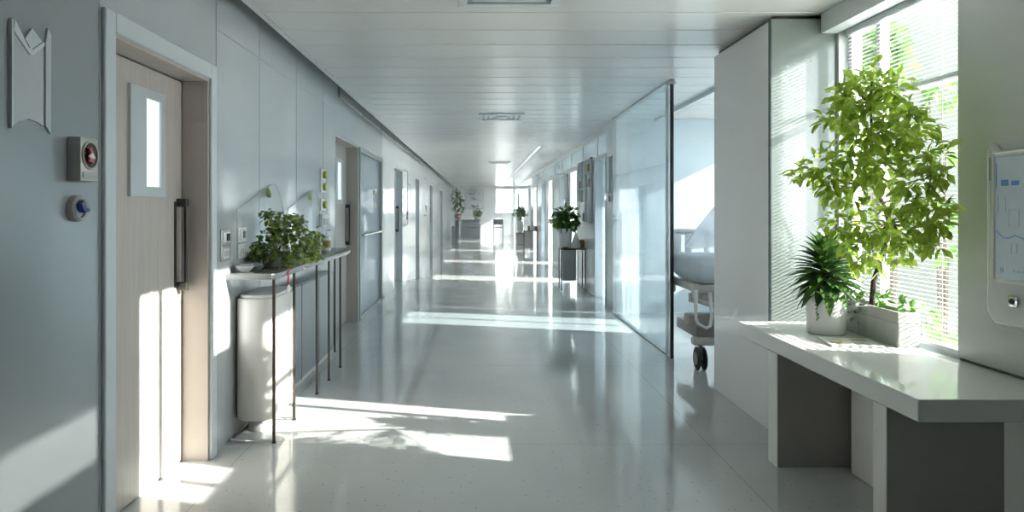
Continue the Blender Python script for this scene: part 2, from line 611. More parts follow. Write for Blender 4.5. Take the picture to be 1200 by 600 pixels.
# segmented metal strip running along the top of the left wall
sb = MB()
yy = 7.2
while yy < YE - 1:
    sb.box(XL, XL + .02, yy, yy + 1.42, HC - .02, HC + .17, bevel=.004, seg=1)
    yy += 1.5
struct(sb.build('trim_7', 'cabinet_mid'))

# right side beyond the patient room
ROPEN = [(12.7, 13.6, 2.1), (17.0, 17.9, 2.1), (21.8, 22.8, 2.1), (28.0, 29.3, 2.1), (34.9, 35.8, 2.3)]  # last opening is an added alcove that floods the far end with daylight
CLERE = []
RRECESS = [(9.84, 10.7, 2.12), (14.6, 15.5, 2.12), (19.0, 19.9, 2.12), (24.4, 25.4, 2.12), (31.5, 32.6, 2.12)]
rw = wall_along_y(XR, XR + .14, 9.08, YE, 0, 2.17, [(a, b, 0, min(h, 2.17)) for a, b, h in ROPEN + RRECESS])
rw.box(XR, XR + .14, 9.08, YE, 2.50, HC)
for q in range(19):
    ym = 9.08 + q * (YE - 9.08) / 18
    rw.box(XR, XR + .14, max(9.08, ym - (.04 if q else -.0) - .0), min(YE, ym + (.04 if q else .76)), 2.17, 2.50)
struct(rw.build('wall_right', 'right_wall', smooth=False))
# frosted transom lights over the doors, added to brighten the far corridor
for q in range(18):
    ya = 9.08 + q * (YE - 9.08) / 18 + (.04 if q else .76)
    yb = 9.08 + (q + 1) * (YE - 9.08) / 18 - .04
    r = sroot('window_%d' % (40 + q), (XR, ya, 2.17))
    MB().box(XR + .004, XR + .016, ya + .02, yb - .02, 2.19, 2.48).build('pane', 'frosted_glass', r, smooth=False)
    f_ = MB()
    f_.box(XR + .002, XR + .05, ya, ya + .02, 2.17, 2.50); f_.box(XR + .002, XR + .05, yb - .02, yb, 2.17, 2.50)
    f_.box(XR + .002, XR + .05, ya + .02, yb - .02, 2.17, 2.19); f_.box(XR + .002, XR + .05, ya + .02, yb - .02, 2.48, 2.50)
    f_.build('window_frame', 'white_trim', r, smooth=False)

# outer wall with the windows of the side rooms; its holes follow the sun
OW = [(5.45, 6.75, .95, 2.5), (6.95, 7.95, 1.10, 2.5), (8.32, 8.95, .9, 2.5), (9.6, 11.4, .45, 2.5), (11.9, 15.6, .45, 2.5), (16.1, 20.4, .45, 2.5), (20.9, 26.4, .45, 2.5), (26.9, 32.2, .45, 2.5), (32.7, 35.8, .45, 2.5)]  # first opening is an added milky window that brightens the bed
struct(wall_along_y(XO, XO + .14, 5.1, YE, 0, HC, OW).build('wall_outer', 'room_white', smooth=False))
pb = MB()
pb.box(1.94, XO, 9.08, 9.2, 0, HC)
pbk = pb.build('wall_patient', 'cool_wall', smooth=False)
struct(pbk)
pb = MB()
for yp in (11.6, 15.8, 20.6, 26.6, 32.4):
    pb.box(1.96, XO, yp, yp + .1, 0, HC)
struct(pb.build('wall_rooms', 'room_white', smooth=False))
# end walls
EW = MB()
wx0, wx1, wz0, wz1 = 0.82, 1.86, 1.14, 2.48
wx1 = 1.80
EW.box(-1.7, wx0, YE, YE + .16, 0, HC + .2)
EW.box(wx1, XO + .14, YE, YE + .16, 0, HC + .2)
EW.box(wx0, wx1, YE, YE + .16, 0, wz0)
EW.box(wx0, wx1, YE, YE + .16, wz1, HC + .2)
struct(EW.build('wall_end', 'room_white', smooth=False))
struct(MB().box(-1.7, 2.4, YB - .16, YB, 0, HC + .2).build('wall_behind', 'bay_wall', smooth=False))

# bay wall on the near right
BW = [(3.14, 4.18, .67, 2.48), (2.22, 2.74, 1.70, 2.95), (2.79, 3.11, 2.36, 2.95), (0.85, 1.72, 2.18, 2.50)]
struct(wall_along_y(XBAY, XBAY + .14, YB, 4.34, 0, 3.05, BW).build('wall_bay', 'bay_wall', smooth=False))
# header beam over the bay window
struct(MB().box(2.10, XBAY, 3.34, 4.2, 2.46, HC).build('trim_8', 'white_trim', smooth=False))

# partition block between the bay and the patient room
pt = struct(MB().box(1.80, 2.34, 4.23, 5.24, 0, HC - .03, bevel=.004, seg=1).build('wall_partition', 'partition_gloss'), None)
MB().box(1.797, XBAY, 4.205, 4.23, 0, HC - .03).build('glass_cladding', 'green_cladding', pt, smooth=False)
MB().box(1.790, 1.798, 4.203, 4.232, 0, HC - .03).build('edge_strip', 'glass_edge', pt, smooth=False)
MB().box(1.83, 2.32, 4.25, 5.22, HC - .03, HC).build('shadow_joint', 'shadow_gap', pt, smooth=False)
struct(MB().box(2.34, 5.2, 5.02, 5.10, -.15, 3.6).build('wall_dark_screen', 'dark_screen', smooth=False))  # dark screen added outside to tone down the view through the blind
struct(MB().box(2.34, XO, 5.1, 5.24, 0, HC).build('wall_divider', 'cool_wall', smooth=False))

# outside ground
struct(MB().box(2.5, 60, -30, 70, -0.35, -0.15).build('ground', 'ground_pale', smooth=False))
struct(MB().box(-12, 14, YE + .5, YE + 30, -0.35, -0.15).build('terrain', 'ground_pale', smooth=False))

# ------------------------------------------------------------------ windows
def window(n, x0, y0, y1, z0, z1, mullions=(), rails=(), fr=.04, pane='clear_glass'):
    r = sroot('window_%d' % n, (x0, y0, z0))
    b = MB()
    xa, xb = x0 + .06, x0 + .11
    b.box(xa, xb, y0, y0 + fr, z0, z1); b.box(xa, xb, y1 - fr, y1, z0, z1)
    b.box(xa, xb, y0 + fr, y1 - fr, z0, z0 + fr); b.box(xa, xb, y0 + fr, y1 - fr, z1 - fr, z1)
    for m in mullions:
        b.box(xa, xb, m - .02, m + .02, z0 + fr, z1 - fr)
    for m in rails:
        b.box(xa, xb, y0 + fr, y1 - fr, m - .015, m + .015)
    b.build('window_frame', 'white_trim', r, smooth=False)
    MB().box(x0 + .082, x0 + .088, y0 + fr, y1 - fr, z0 + fr, z1 - fr).build('pane', pane, r, smooth=False)
    return r


window(1, XBAY, 3.14, 4.18, .67, 2.48, mullions=(3.87,), rails=(2.02,))
window(15, XBAY, 2.79, 3.11, 2.36, 2.95, fr=.02)
window(2, XBAY, 2.22, 2.74, 1.70, 2.95, mullions=(2.47,))
window(3, XBAY, .85, 1.72, 2.18, 2.50)
for i, (a, b_, p, q) in enumerate(OW):
    window(4 + i, XO, a, b_, p, q, mullions=((a + b_) / 2,) if i == 1 else (), pane='milky_fill_pane' if i == 0 else 'clear_glass')
# end window
ew = sroot('window_20', (wx0, YE, wz0))
b = MB()
b.box(wx0, wx0 + .05, YE + .04, YE + .1, wz0, wz1); b.box(wx1 - .05, wx1, YE + .04, YE + .1, wz0, wz1)
b.box(wx0 + .05, wx1 - .05, YE + .04, YE + .1, wz0, wz0 + .05); b.box(wx0 + .05, wx1 - .05, YE + .04, YE + .1, wz1 - .05, wz1)
b.box(1.42, 1.46, YE + .04, YE + .1, wz0 + .05, wz1 - .05)
b.box(1.46, wx1 - .05, YE + .05, YE + .09, 1.76, 1.79)
b.build('window_frame', 'white_trim', ew, smooth=False)
MB().box(wx0 + .05, wx1 - .05, YE + .066, YE + .074, wz0 + .05, wz1 - .05).build('pane', 'clear_glass', ew, smooth=False)
struct(MB().box(wx0 - .06, wx1 + .06, YE - .05, YE + .03, wz0 - .03, wz0).build('trim_9', 'white_trim', smooth=False))

for nm, loc, sx, sz, fc in (
        ('sky_portal', (XBAY + .2, 3.66, 1.575), 1.04, 1.81, (-1, 0, 0)),
        ('sky_portal', (XBAY + .2, 2.41, 2.325), .66, 1.25, (-1, 0, 0)),
        ('sky_portal', (XO + .2, 7.45, 1.8), 1.0, 1.4, (-1, 0, 0)),
        ('sky_portal', (XO + .2, 8.63, 1.7), .63, 1.6, (-1, 0, 0)),
        ('sky_portal', (1.31, YE + .3, 1.81), .98, 1.34, (0, -1, 0))):
    portal(nm, loc, sx, sz, fc)
for (a, b_, p, q) in OW[:1] + OW[3:]:
    portal('sky_portal', (XO + .2, (a + b_) / 2, (p + q) / 2), b_ - a, q - p, (-1, 0, 0))


def blind(x, y0, y1, z0, z1, label, pitch=.022, depth=.015, tilt=0.0, cord=True, head=True):
    t = thing('window_blind', label, 'blind', (x, (y0 + y1) / 2, z0))
    b = MB()
    z = z0 + .03
    ct, st = math.cos(tilt) * depth / 2, math.sin(tilt) * depth / 2
    while z < z1 - .04:
        vs = [b.bm.verts.new(v) for v in ((x - ct, y0, z - st), (x - ct, y1, z - st), (x, y1, z + .0015), (x, y0, z + .0015), (x + ct, y1, z + st), (x + ct, y0, z + st))]
        b.bm.faces.new((vs[0], vs[1], vs[2], vs[3]))
        b.bm.faces.new((vs[3], vs[2], vs[4], vs[5]))
        z += pitch
    b.build('slats', 'slat_white', t)
    MB().box(x - .015, x + .015, y0, y1, z1 - .035, z1, bevel=.003, seg=1).build('headrail', 'white_trim', t)
    MB().box(x - .010, x + .010, y0, y1, z0, z0 + .02, bevel=.003, seg=1).build('bottom_rail', 'white_trim', t)
    if cord:
        for yy in (y0 + .15, y1 - .15):
            MB().tube([(x, yy, z0 + .02), (x, yy, z1 - .03)], .0012, 5).build('ladder_cord', 'slat_white', t)
    return t


blind(XBAY + .045, 3.16, 4.16, .70, 2.47, 'white slatted blind across the tall bay window behind the tree', depth=.017, tilt=.02)
blind(XBAY + .045, .87, 1.70, 2.19, 2.49, 'unseen white blind added to dim sun through the high slot window', pitch=.020, depth=.018, tilt=-.5)  # closed slats added out of view to weaken the sun band
blind(XO + .03, 8.34, 8.93, .92, 2.48, 'white slatted blind in the patient room window beside the bed', pitch=.03, depth=.036)

# ------------------------------------------------------------------ doors of the left wall
def swing_door(n, y0, y1, h, win=True, trim=True, handle=True, lit=True, leafm='beige_lam', depth=.14):
    r = sroot('door_%d' % n, (XL, y0, 0))
    xd = XL - depth
    lin = MB()
    lin.box(xd, XL + .001, y0, y0 + .02, 0, h)
    lin.box(xd, XL + .001, y1 - .02, y1, 0, h)
    lin.box(xd, XL + .001, y0 + .02, y1 - .02, h - .02, h)
    lin.build('lining', 'beige_lining' if leafm == 'beige_lam' else 'white_trim', r, smooth=False)
    if trim:
        b = MB()
        w = .078
        b.box(XL, XL + .018, y0 - w, y0 + .004, 0, h + w, bevel=.004, seg=1)
        b.box(XL, XL + .018, y1 - .004, y1 + w * .9, 0, h + w, bevel=.004, seg=1)
        b.box(XL, XL + .018, y0 + .004, y1 - .004, h - .004, h + w, bevel=.004, seg=1)
        b.build('architrave', 'white_trim', r)
    wy0 = y0 + .40 * (y1 - y0); wy1 = y0 + .755 * (y1 - y0)
    lf = MB().box(xd - .02, xd, y0 + .02, y1 - .026, .008, h - .024, bevel=.002, seg=1).build('leaf', leafm, r)
    MB().box(xd - .025, xd - .018, y1 - .026, y1 - .02, 0, h - .02).build('door_gap', 'shadow_gap', r, smooth=False)
    MB().box(xd - .025, xd - .018, y0, y1, 0, .02).build('threshold', 'shadow_gap', r, smooth=False)
    if win:
        z0, z1 = 1.44, 1.965
        f = MB()
        py0 = wy0 + .15 * (wy1 - wy0) / .35; py1 = wy1 - .05
        f.box(xd, xd + .014, wy0, py0, z0, z1)
        f.box(xd, xd + .014, py1, wy1, z0, z1)
        f.box(xd, xd + .014, py0, py1, z0, z0 + .05)
        f.box(xd, xd + .014, py0, py1, z1 - .045, z1)
        wf = f.build('vision_frame', 'frame_silver', r, smooth=False)
        MB().box(xd - .001, xd + .003, py0, py1, z0 + .05, z1 - .045).build('pane', 'lit_pane', r, smooth=False)
    if handle:
        hy = y1 - .105
        hb = MB()
        hb.tube([(xd + .045, hy + .03, .97), (xd + .045, hy + .03, 1.41)], .010, 10)
        hb.build('pull_bar', 'black_metal', r)
        hb = MB()
        for zz in (.965, 1.415):
            hb.box(xd, xd + .055, hy + .012, hy + .048, zz - .022, zz + .022, bevel=.004, seg=1)
        hb.box(xd, xd + .006, hy - .012, hy + .004, .96, 1.42)
        hb.build('handle_bracket', 'black_metal', r)
    return r


swing_door(1, 2.765, 3.76, 2.10)
swing_door(2, 7.05, 8.39, 2.15, trim=False)
# glazed sliding door
r = sroot('door_3', (XL, 8.46, 0))
b = MB()
b.box(XL - .06, XL + .012, 8.46, 8.53, 0, 2.15); b.box(XL - .06, XL + .012, 10.34, 10.46, 0, 2.15)
b.box(XL - .06, XL + .012, 8.53, 10.34, 2.09, 2.15); b.box(XL - .06, XL - .0, 8.53, 10.34, 0, .03)
b.build('door_frame', 'cabinet_mid', r, smooth=False)
MB().box(XL - .045, XL - .025, 8.53, 10.34, .03, 2.09).build('pane', 'door_glass', r, smooth=False)
b = MB(); b.tube([(XL + .03, 8.55, 1.05), (XL + .03, 10.3, 1.05)], .018, 10)
for yy in (8.7, 10.2):
    b.tube([(XL - .03, yy, 1.05), (XL + .03, yy, 1.05)], .010, 8)
b.build('push_bar', 'steel', r)
for (yy, zz, m_) in ((9.72, 1.58, 'amber'), (9.74, 1.47, 'pale_blue'), (9.82, 1.40, 'paper'), (9.70, 1.33, 'paper')):
    MB().box(XL - .025, XL - .021, yy, yy + .16, zz, zz + .07).build('sticker', m_, r, smooth=False)
MB().box(XL - .12, XL - .06, 8.46, 10.46, 0, 2.15).build('door_backing', 'room_white', r, smooth=False)
for i, (a, b_, h) in enumerate(LDOORS[3:]):
    swing_door(4 + i, a, b_, h, win=(i in (1, 3)), trim=False, handle=i in (0, 2), leafm='white_trim', depth=.12)

# recessed doors in the right wall, glazed to add diffuse fill light
for i, (a, b_, h) in enumerate(RRECESS):
    r = sroot('door_%d' % (8 + i), (XR, a, 0))
    MB().box(XR + .10, XR + .112, a, b_, 0, h).build('leaf', 'frosted_glass', r, smooth=False)
    MB().box(XR + .08, XR + .10, a + .25, a + .45, 1.3, 1.95, bevel=.004, seg=1).build('vision_frame', 'frame_silver', r)
    MB().box(XR + .06, XR + .10, a + .08, a + .11, .95, 1.25, bevel=.006, seg=1).build('pull_handle', 'steel', r)
    t = MB()
    t.box(XR - .012, XR, a - .05, a, 0, h + .05); t.box(XR - .012, XR, b_, b_ + .05, 0, h + .05); t.box(XR - .012, XR, a, b_, h, h + .05)
    t.build('architrave', 'white_trim', r, smooth=False)
# trims of the open doorways
for i, (a, b_, h) in enumerate(ROPEN):
    t = MB()
    t.box(XR - .012, XR, a - .06, a, 0, h + .06); t.box(XR - .012, XR, b_, b_ + .06, 0, h + .06); t.box(XR - .012, XR, a, b_, h, h + .06)
    struct(t.build('trim_%d' % (10 + i), 'white_trim', smooth=False))

# ------------------------------------------------------------------ the white counter in the bay
ct = thing('counter', 'long white gloss counter with slab legs under the bay window', 'counter', (1.9, 3.3, 0))
MB().box(1.59, XBAY - .002, 2.475, 4.2, .606, .69, bevel=.003, seg=1).build('worktop', 'counter_white', ct)
for (ya, yb) in ((2.665, 2.755), (3.645, 3.755)):
    lg = MB().box(1.592, 2.05, ya, yb, 0, .606, bevel=.002, seg=1).build('leg', 'counter_leg', ct)
    MB().box(1.588, 1.592, ya, yb, 0, .606).build('leg_lit_edge', 'counter_leg_lit_edge', lg, smooth=False)
MB().box(2.196, XBAY - .001, 2.475, 3.12, .69, .70).build('upstand_seal', 'shadow_gap', ct, smooth=False)

# rounded white bin below the counter
def stadium(cx, cy, hx, hy, r, n=8):
    pts = []
    for (sx, sy, a0) in ((1, 1, 0), (-1, 1, 90), (-1, -1, 180), (1, -1, 270)):
        for k in range(n + 1):
            a = math.radians(a0 + 90 * k / n)
            pts.append((cx + sx * (hx - r) + r * math.cos(a), cy + sy * (hy - r) + r * math.sin(a)))
    return pts


bn = thing('waste_bin', 'white rounded bin standing below the counter between its slab legs', 'bin', (2.04, 3.36, 0))
MB().prism(stadium(2.03, 3.40, .09, .20, .05), 'z', .0, .48, bevel=.01).build('body', 'white_plastic', bn)
MB().prism(stadium(2.03, 3.40, .093, .203, .05), 'z', .48, .50, bevel=.006).build('lid', 'white_trim', bn)
MB().box(1.934, 1.94, 3.26, 3.275, .06, .46).build('side_seam', 'steel', bn, smooth=False)

# ------------------------------------------------------------------ tree in its trough
def cluster(b, c, rad, n, L, W, up_bias=.2, flat=1.0, xmax=None):
    c = Vector(c)
    for i in range(n):
        v = Vector((random.gauss(0, 1), random.gauss(0, 1), random.gauss(0, .9)))
        v.normalize()
        rr = rad * random.random() ** .45
        p = c + Vector((v.x * rr, v.y * rr, v.z * rr * flat))
        if xmax is not None and p.x > xmax:
            p.x = xmax - random.random() * .05
        d = v + Vector((random.gauss(0, .5), random.gauss(0, .5), random.gauss(-.35, .45)))
        up = Vector((random.gauss(0, .5), random.gauss(0, .5), 1))
        s = random.uniform(.7, 1.25)
        if xmax is not None and p.x + d.normalized().x * L * s > xmax + .015:
            d.x = -abs(d.x)
        b.leaf(p, d, up, L * s, W * s, fold=.35, droop=random.uniform(.05, .35))


def bp(px, py, Y):
    return Vector(((px - VX) * Y / F, Y, CH + (VY - py) * Y / F))


XT = 2.16
tr = thing('potted_tree', 'tall leafy green tree in a pale stone trough by the bay window', 'tree', (2.15, 3.66, .69))
tb = MB()
tx0, tx1, ty0, ty1, tz0, tz1 = 2.085, 2.195, 3.40, 4.02, .69, .865
tb.box(tx0, tx1, ty0, ty1, tz0, tz0 + .12, bevel=.004, seg=1)
for (a, b_, c, d) in ((tx0, tx0 + .015, ty0, ty1), (tx1 - .015, tx1, ty0, ty1), (tx0 + .015, tx1 - .015, ty0, ty0 + .015), (tx0 + .015, tx1 - .015, ty1 - .015, ty1)):
    tb.box(a, b_, c, d, tz0 + .12, tz1)
tb.build('trough', 'trough_stone', tr)
MB().box(tx0 + .015, tx1 - .015, ty0 + .015, ty1 - .015, tz0 + .12, tz1 - .02).build('soil', 'soil', tr, smooth=False)
trunk_pts = [bp(1021, 364, 3.72), bp(1024, 330, 3.70), bp(1037, 290, 3.66), bp(1042, 262, 3.58), bp(1035, 238, 3.50), bp(1021, 215, 3.42), bp(1019, 190, 3.32), bp(1022, 160, 3.27), bp(1020, 120, 3.25), bp(1022, 92, 3.25)]
MB().tube(trunk_pts, .0155, 8, taper=.28).build('trunk', 'bark', tr)
CL = [  # px, py, radius px, leaves, depth
    (1020, 100, 26, 60, 3.55), (1000, 122, 24, 50, 3.55), (1045, 106, 24, 45, 3.5), (1062, 130, 20, 36, 3.45), (983, 112, 11, 20, 3.6),
    (1015, 150, 34, 80, 3.5), (1048, 158, 32, 75, 3.45), (980, 142, 18, 32, 3.6), (1076, 152, 20, 34, 3.4),
    (995, 190, 30, 66, 3.55), (962, 197, 22, 42, 3.65), (940, 205, 12, 22, 3.7), (1032, 196, 28, 56, 3.5), (975, 216, 20, 34, 3.6),
    (1000, 232, 20, 34, 3.6), (1086, 183, 24, 48, 3.35), (1103, 205, 12, 18, 3.28), (1072, 214, 22, 44, 3.38), (1058, 240, 20, 38, 3.45),
    (1090, 243, 22, 46, 3.30), (1108, 240, 9, 14, 3.24), (1078, 266, 20, 40, 3.38), (1046, 272, 22, 46, 3.5), (1014, 264, 24, 50, 3.55),
    (986, 262, 18, 30, 3.62), (1022, 296, 16, 26, 3.55), (998, 288, 14, 22, 3.6), (1010, 306, 12, 16, 3.62), (1036, 312, 9, 10, 3.6), (1104, 262, 10, 14, 3.3), (1000, 98, 10, 14, 3.55), (1096, 288, 10, 10, 3.32), (1052, 300, 10, 12, 3.5), (1066, 285, 12, 16, 3.42)]
fb = MB()
tw = MB()
for (px, py, rp, n, Y) in CL:
    Y -= .30
    if py > 228:
        n *= .8
    c = bp(px, py, Y)
    R = rp * Y / F
    cluster(fb, c, R, int(n * 1.8), .054, .028, xmax=XBAY + .005)
    # a twig from the trunk into each cluster
    j = min(range(3, len(trunk_pts)), key=lambda q: abs((trunk_pts[q].z) - (c.z - .06)) + .3 * (trunk_pts[q] - c).length)
    a = trunk_pts[j]
    mid = (a + c) / 2 + Vector((0, 0, -.02))
    e = Vector((min(c.x, XBAY - .02), c.y, c.z))
    tw.tube([a, mid, e], .006, 5, taper=.35)
fb.build('foliage', 'tree_leaf', tr)
tw.build('branches', 'bark', tr)
ub = MB()
for (px, py, rp, n, Y) in ((1012, 356, 12, 26, 3.78), (1000, 345, 12, 20, 3.85), (1036, 352, 12, 24, 3.66), (1052, 358, 10, 20, 3.55), (1064, 362, 8, 14, 3.46), (1008, 372, 9, 12, 3.8), (1000, 320, 10, 10, 3.84)):
    cluster(ub, bp(px, py, Y), rp * Y / F, n, .05, .028, xmax=XBAY + .01)
ub.build('undergrowth', 'outdoor_leaf', tr)

# strap-leaved plant in a white pot
PX, PY = 1.93, 3.80
dr = thing('potted_plant', 'dark strap-leaved plant in a round white pot on the counter', 'plant', (PX, PY, .69))
prof = [(0, 0), (.092, 0), (.099, .008), (.102, .12), (.105, .232), (.103, .24), (.096, .24), (.094, .21), (0, .205)]
MB().lathe(prof, (PX, PY, .69), 40).build('pot', 'white_ceramic', dr)
MB().lathe([(0, .20), (.0935, .20), (.0935, .213), (0, .225)], (PX, PY, .69), 24).build('soil', 'soil', dr)
sb = MB()
for i in range(120):
    t = (i + .5) / 120
    el = math.radians(88 - 100 * t ** .8)
    az = i * 2.39996
    d = Vector((math.cos(az) * math.cos(el), math.sin(az) * math.cos(el), math.sin(el)))
    h0 = .24 + .20 * (1 - t)
    p = Vector((PX, PY, .69 + h0)) + Vector((d.x, d.y, 0)) * .02
    L = random.uniform(.13, .19) * (1.05 if t > .2 else .95)
    if p.x + d.x * L > XBAY - .03:
        L *= .8
    sb.leaf(p, d, (0, 0, 1), L, random.uniform(.052, .068), fold=.4, droop=.25 + .30 * t, seg=2)
sb.build('foliage', 'strap_leaf', dr)
MB().tube([(PX, PY, .895), (PX, PY, 1.14)], .022, 8, taper=.6).build('stem', 'bark', dr)
vb = MB()
vs = MB()
for k in range(3):
    pts = []
    for q in range(9):
        a = math.radians(215 + k * 13 + q * 2)
        rr = .108 + .004 * math.sin(q)
        pts.append(Vector((PX + rr * math.cos(a) - .003 * q * (k == 0), PY + rr * math.sin(a), .69 + .24 - q * (.018 if k == 0 else .010))))
    vs.tube(pts, .0013, 4)
    for p in pts[1:]:
        for _ in range(2):
            vb.leaf(p, (random.gauss(0, 1), -1.0, random.gauss(0, 1)), (0, -1, .3), .014, .009)
v_ = vs.build('vine', 'bark', dr)
vb.build('vine_leaves', 'strap_leaf', v_)
# clear vase just beside the pot
va = thing('glass_vase', 'small clear glass vase beside the white plant pot', 'vase', (2.045, 3.72, .69))
MB().lathe([(0, 0), (.026, 0), (.026, .004), (.021, .05), (.024, .12), (.030, .175), (.0285, .175), (.0225, .12), (.0195, .05), (.023, .008), (0, .008)], (2.045, 3.655, .69), 24).build('vase_body', 'acrylic', va)
MB().lathe([(.0305, .172), (.0315, .176), (.0305, .180), (.0285, .176), (.0305, .172)], (2.045, 3.655, .69), 24).build('rim', 'chrome', va)

# magazine
mg = thing('magazine', 'open magazine with tan pictures lying on the counter', 'magazine', (1.90, 3.50, .69))


def sheet(x0, x1, y0, y1, z0, z1, rot=-.18, c=(1.90, 3.50)):
    b = MB().box(x0, x1, y0, y1, z0, z1)
    for v in b.bm.verts:
        dx, dy = v.co.x - c[0], v.co.y - c[1]
        v.co.x = c[0] + dx * math.cos(rot) - dy * math.sin(rot)
        v.co.y = c[1] + dx * math.sin(rot) + dy * math.cos(rot)
    return b


sheet(1.78, 2.03, 3.40, 3.62, .6905, .697).build('pages', 'paper', mg, smooth=False)
pt_ = MB()
sheet(1.80, 1.86, 3.42, 3.52, .697, .6975).build('picture', 'paper_tan', mg, smooth=False)
sheet(1.915, 1.985, 3.42, 3.50, .697, .6975).build('picture', 'paper_grey', mg, smooth=False)
sheet(1.92, 2.00, 3.53, 3.60, .697, .6975).build('picture', 'paper_tan', mg, smooth=False)
for q in range(5):
    sheet(1.80, 1.88, 3.535 + q * .014, 3.541 + q * .014, .697, .6974).build('text_line', 'paper_grey', mg, smooth=False)

# ------------------------------------------------------------------ wall terminal on the near right
tm = thing('wall_terminal', 'white rounded wall terminal with pale screen at the right edge', 'monitor', (XBAY, 2.74, .9))
pts = [(2.56, .93), (2.60, .90), (2.86, .90), (2.905, .95), (2.905, 1.62), (2.895, 1.66), (2.86, 1.62), (2.56, 1.62)]
MB().prism(pts, 'x', XBAY - .045, XBAY, bevel=.012, seg=3).build('housing', 'terminal_white', tm)
MB().prism([(2.575, .88), (2.84, .88), (2.89, .905), (2.60, .898)], 'x', XBAY - .03, XBAY).build('lower_lip', 'terminal_white', tm, smooth=False)
sy0, sy1, sz0, sz1 = 2.57, 2.845, 1.095, 1.595
b = MB()
b.box(XBAY - .056, XBAY - .044, sy1, sy1 + .018, sz0 - .018, sz1 + .018, bevel=.003, seg=1)
b.box(XBAY - .056, XBAY - .044, sy0 - .01, sy1, sz1, sz1 + .018, bevel=.003, seg=1)
b.box(XBAY - .056, XBAY - .044, sy0 - .01, sy1, sz0 - .018, sz0, bevel=.003, seg=1)
b.build('bezel', 'white_plastic', tm)
sc = MB().box(XBAY - .050, XBAY - .044, sy0, sy1, sz0, sz1).build('screen', 'screen_glass', tm, smooth=False)
gx = XBAY - .0505
b = MB()
for q_ in ((2.775, 2.815, 1.475, 1.500), (2.72, 2.76, 1.475, 1.495), (2.836, 2.842, 1.47, 1.57)):
    MB().box(gx, gx + .001, *q_).build('screen_mark', 'screen_blue', sc, smooth=False)
pl = [(2.84, 1.29), (2.82, 1.275), (2.80, 1.262), (2.77, 1.262), (2.74, 1.275), (2.70, 1.262), (2.64, 1.27)]
b.tube([(gx, yy, zz) for yy, zz in pl], .0022, 5)
b.build('trace', 'screen_blue', sc, smooth=False)
b = MB()


def rect(y0, y1, z0, z1, r=.0012):
    b.tube([(gx, y0, z0), (gx, y1, z0), (gx, y1, z1), (gx, y0, z1)], r, 4, closed=True)


rect(2.79, 2.83, 1.37, 1.43)
b.build('icon', 'screen_line', sc, smooth=False)
b = MB(); rect(2.72, 2.77, 1.31, 1.38)
b.build('icon', 'screen_line', sc, smooth=False)
b = MB(); rect(2.73, 2.76, 1.20, 1.24)
b.build('icon', 'screen_line', sc, smooth=False)
b = MB()
for q in range(6):
    b.box(gx, gx + .001, 2.74 - q * .022, 2.752 - q * .022, 1.125, 1.135)
b.build('text_line', 'screen_line', sc, smooth=False)
b = MB()
b.tube([(gx, 2.81 + .008 * math.cos(a), 1.13 + .010 * math.sin(a)) for a in [k * PI / 4 for k in range(8)]], .0015, 4, closed=True)
b.build('icon', 'screen_line', sc, smooth=False)
MB().box(XBAY - .050, XBAY - .044, 2.855, 2.885, 1.50, 1.60, bevel=.003, seg=1).build('clip_slot', 'cabinet_mid', tm)
b = MB().box(XBAY - .056, XBAY - .045, 2.725, 2.775, .985, 1.03, bevel=.006, seg=2)
b.build('port_bezel', 'chrome', tm)
MB().lathe([(0, -.001), (.011, -.001), (.011, .004), (0, .004)], (XBAY - .059, 2.75, 1.008), 20, axis='x').build('port', 'rubber', tm)

# ------------------------------------------------------------------ left wall fittings
# thin pale raised shapes with a chevron top
pq = thing('wall_relief', 'pale glossy raised banner shape with chevron top on the left wall', 'relief', (XL, 2.26, 1.6))


def lwpoly(pixels, x0, x1, name, m, par):
    pts = [LW(*p) for p in pixels]
    return MB().prism(pts, 'x', x0, x1).build(name, m, par, smooth=False)


lwpoly([(13, 147), (20, 142), (31, 139), (42, 143), (49, 148), (49, 54), (36, 64), (32, 64), (13, 36)], XL, XL + .006, 'body', 'relief_pale', pq)
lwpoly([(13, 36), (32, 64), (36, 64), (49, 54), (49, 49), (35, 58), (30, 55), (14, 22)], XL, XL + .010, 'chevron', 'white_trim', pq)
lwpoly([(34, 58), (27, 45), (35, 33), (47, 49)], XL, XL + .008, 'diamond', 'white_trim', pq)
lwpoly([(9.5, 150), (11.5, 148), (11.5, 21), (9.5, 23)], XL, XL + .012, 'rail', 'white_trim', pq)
lwpoly([(51, 147), (57, 157), (57.5, 42), (54, 33), (51, 50)], XL, XL + .008, 'side_strip', 'relief_pale', pq)

# alarm box
ab = thing('alarm_box', 'grey metal call box with a round red dial beside the near door', 'alarm', (XL, 2.53, 1.5))
y0, y1, z0, z1 = 2.465, 2.578, 1.482, 1.642
MB().box(XL, XL + .05, y0, y1, z0, z1, bevel=.004).build('housing', 'warm_metal', ab)
cy, cz = 2.5215, 1.578
MB().lathe([(.053, .050), (.053, .054), (.050, .057), (.046, .056), (.046, .050), (.053, .050)], (XL, cy, cz), 36, axis='x').build('dial_ring', 'warm_metal', ab)
MB().lathe([(0, .050), (.047, .050), (.047, .053), (0, .053)], (XL, cy, cz), 32, axis='x').build('dial', 'dark_dial', ab)
MB().prism([(cy - .030, cz - .024), (cy + .004, cz - .030), (cy + .014, cz - .006), (cy - .010, cz + .028), (cy - .026, cz + .024), (cy - .014, cz)], 'x', XL + .053, XL + .064, bevel=.002).build('lever', 'alarm_red', ab)
MB().prism([(cy - .034, cz - .005), (cy - .024, cz - .012), (cy + .006, cz - .010), (cy - .012, cz + .010)], 'x', XL + .0635, XL + .068).build('lever_tip', 'white_plastic', ab)
MB().box(XL + .05, XL + .053, y0 + .012, y1 - .012, z0 + .012, z0 + .034).build('name_plate', 'cabinet_mid', ab, smooth=False)

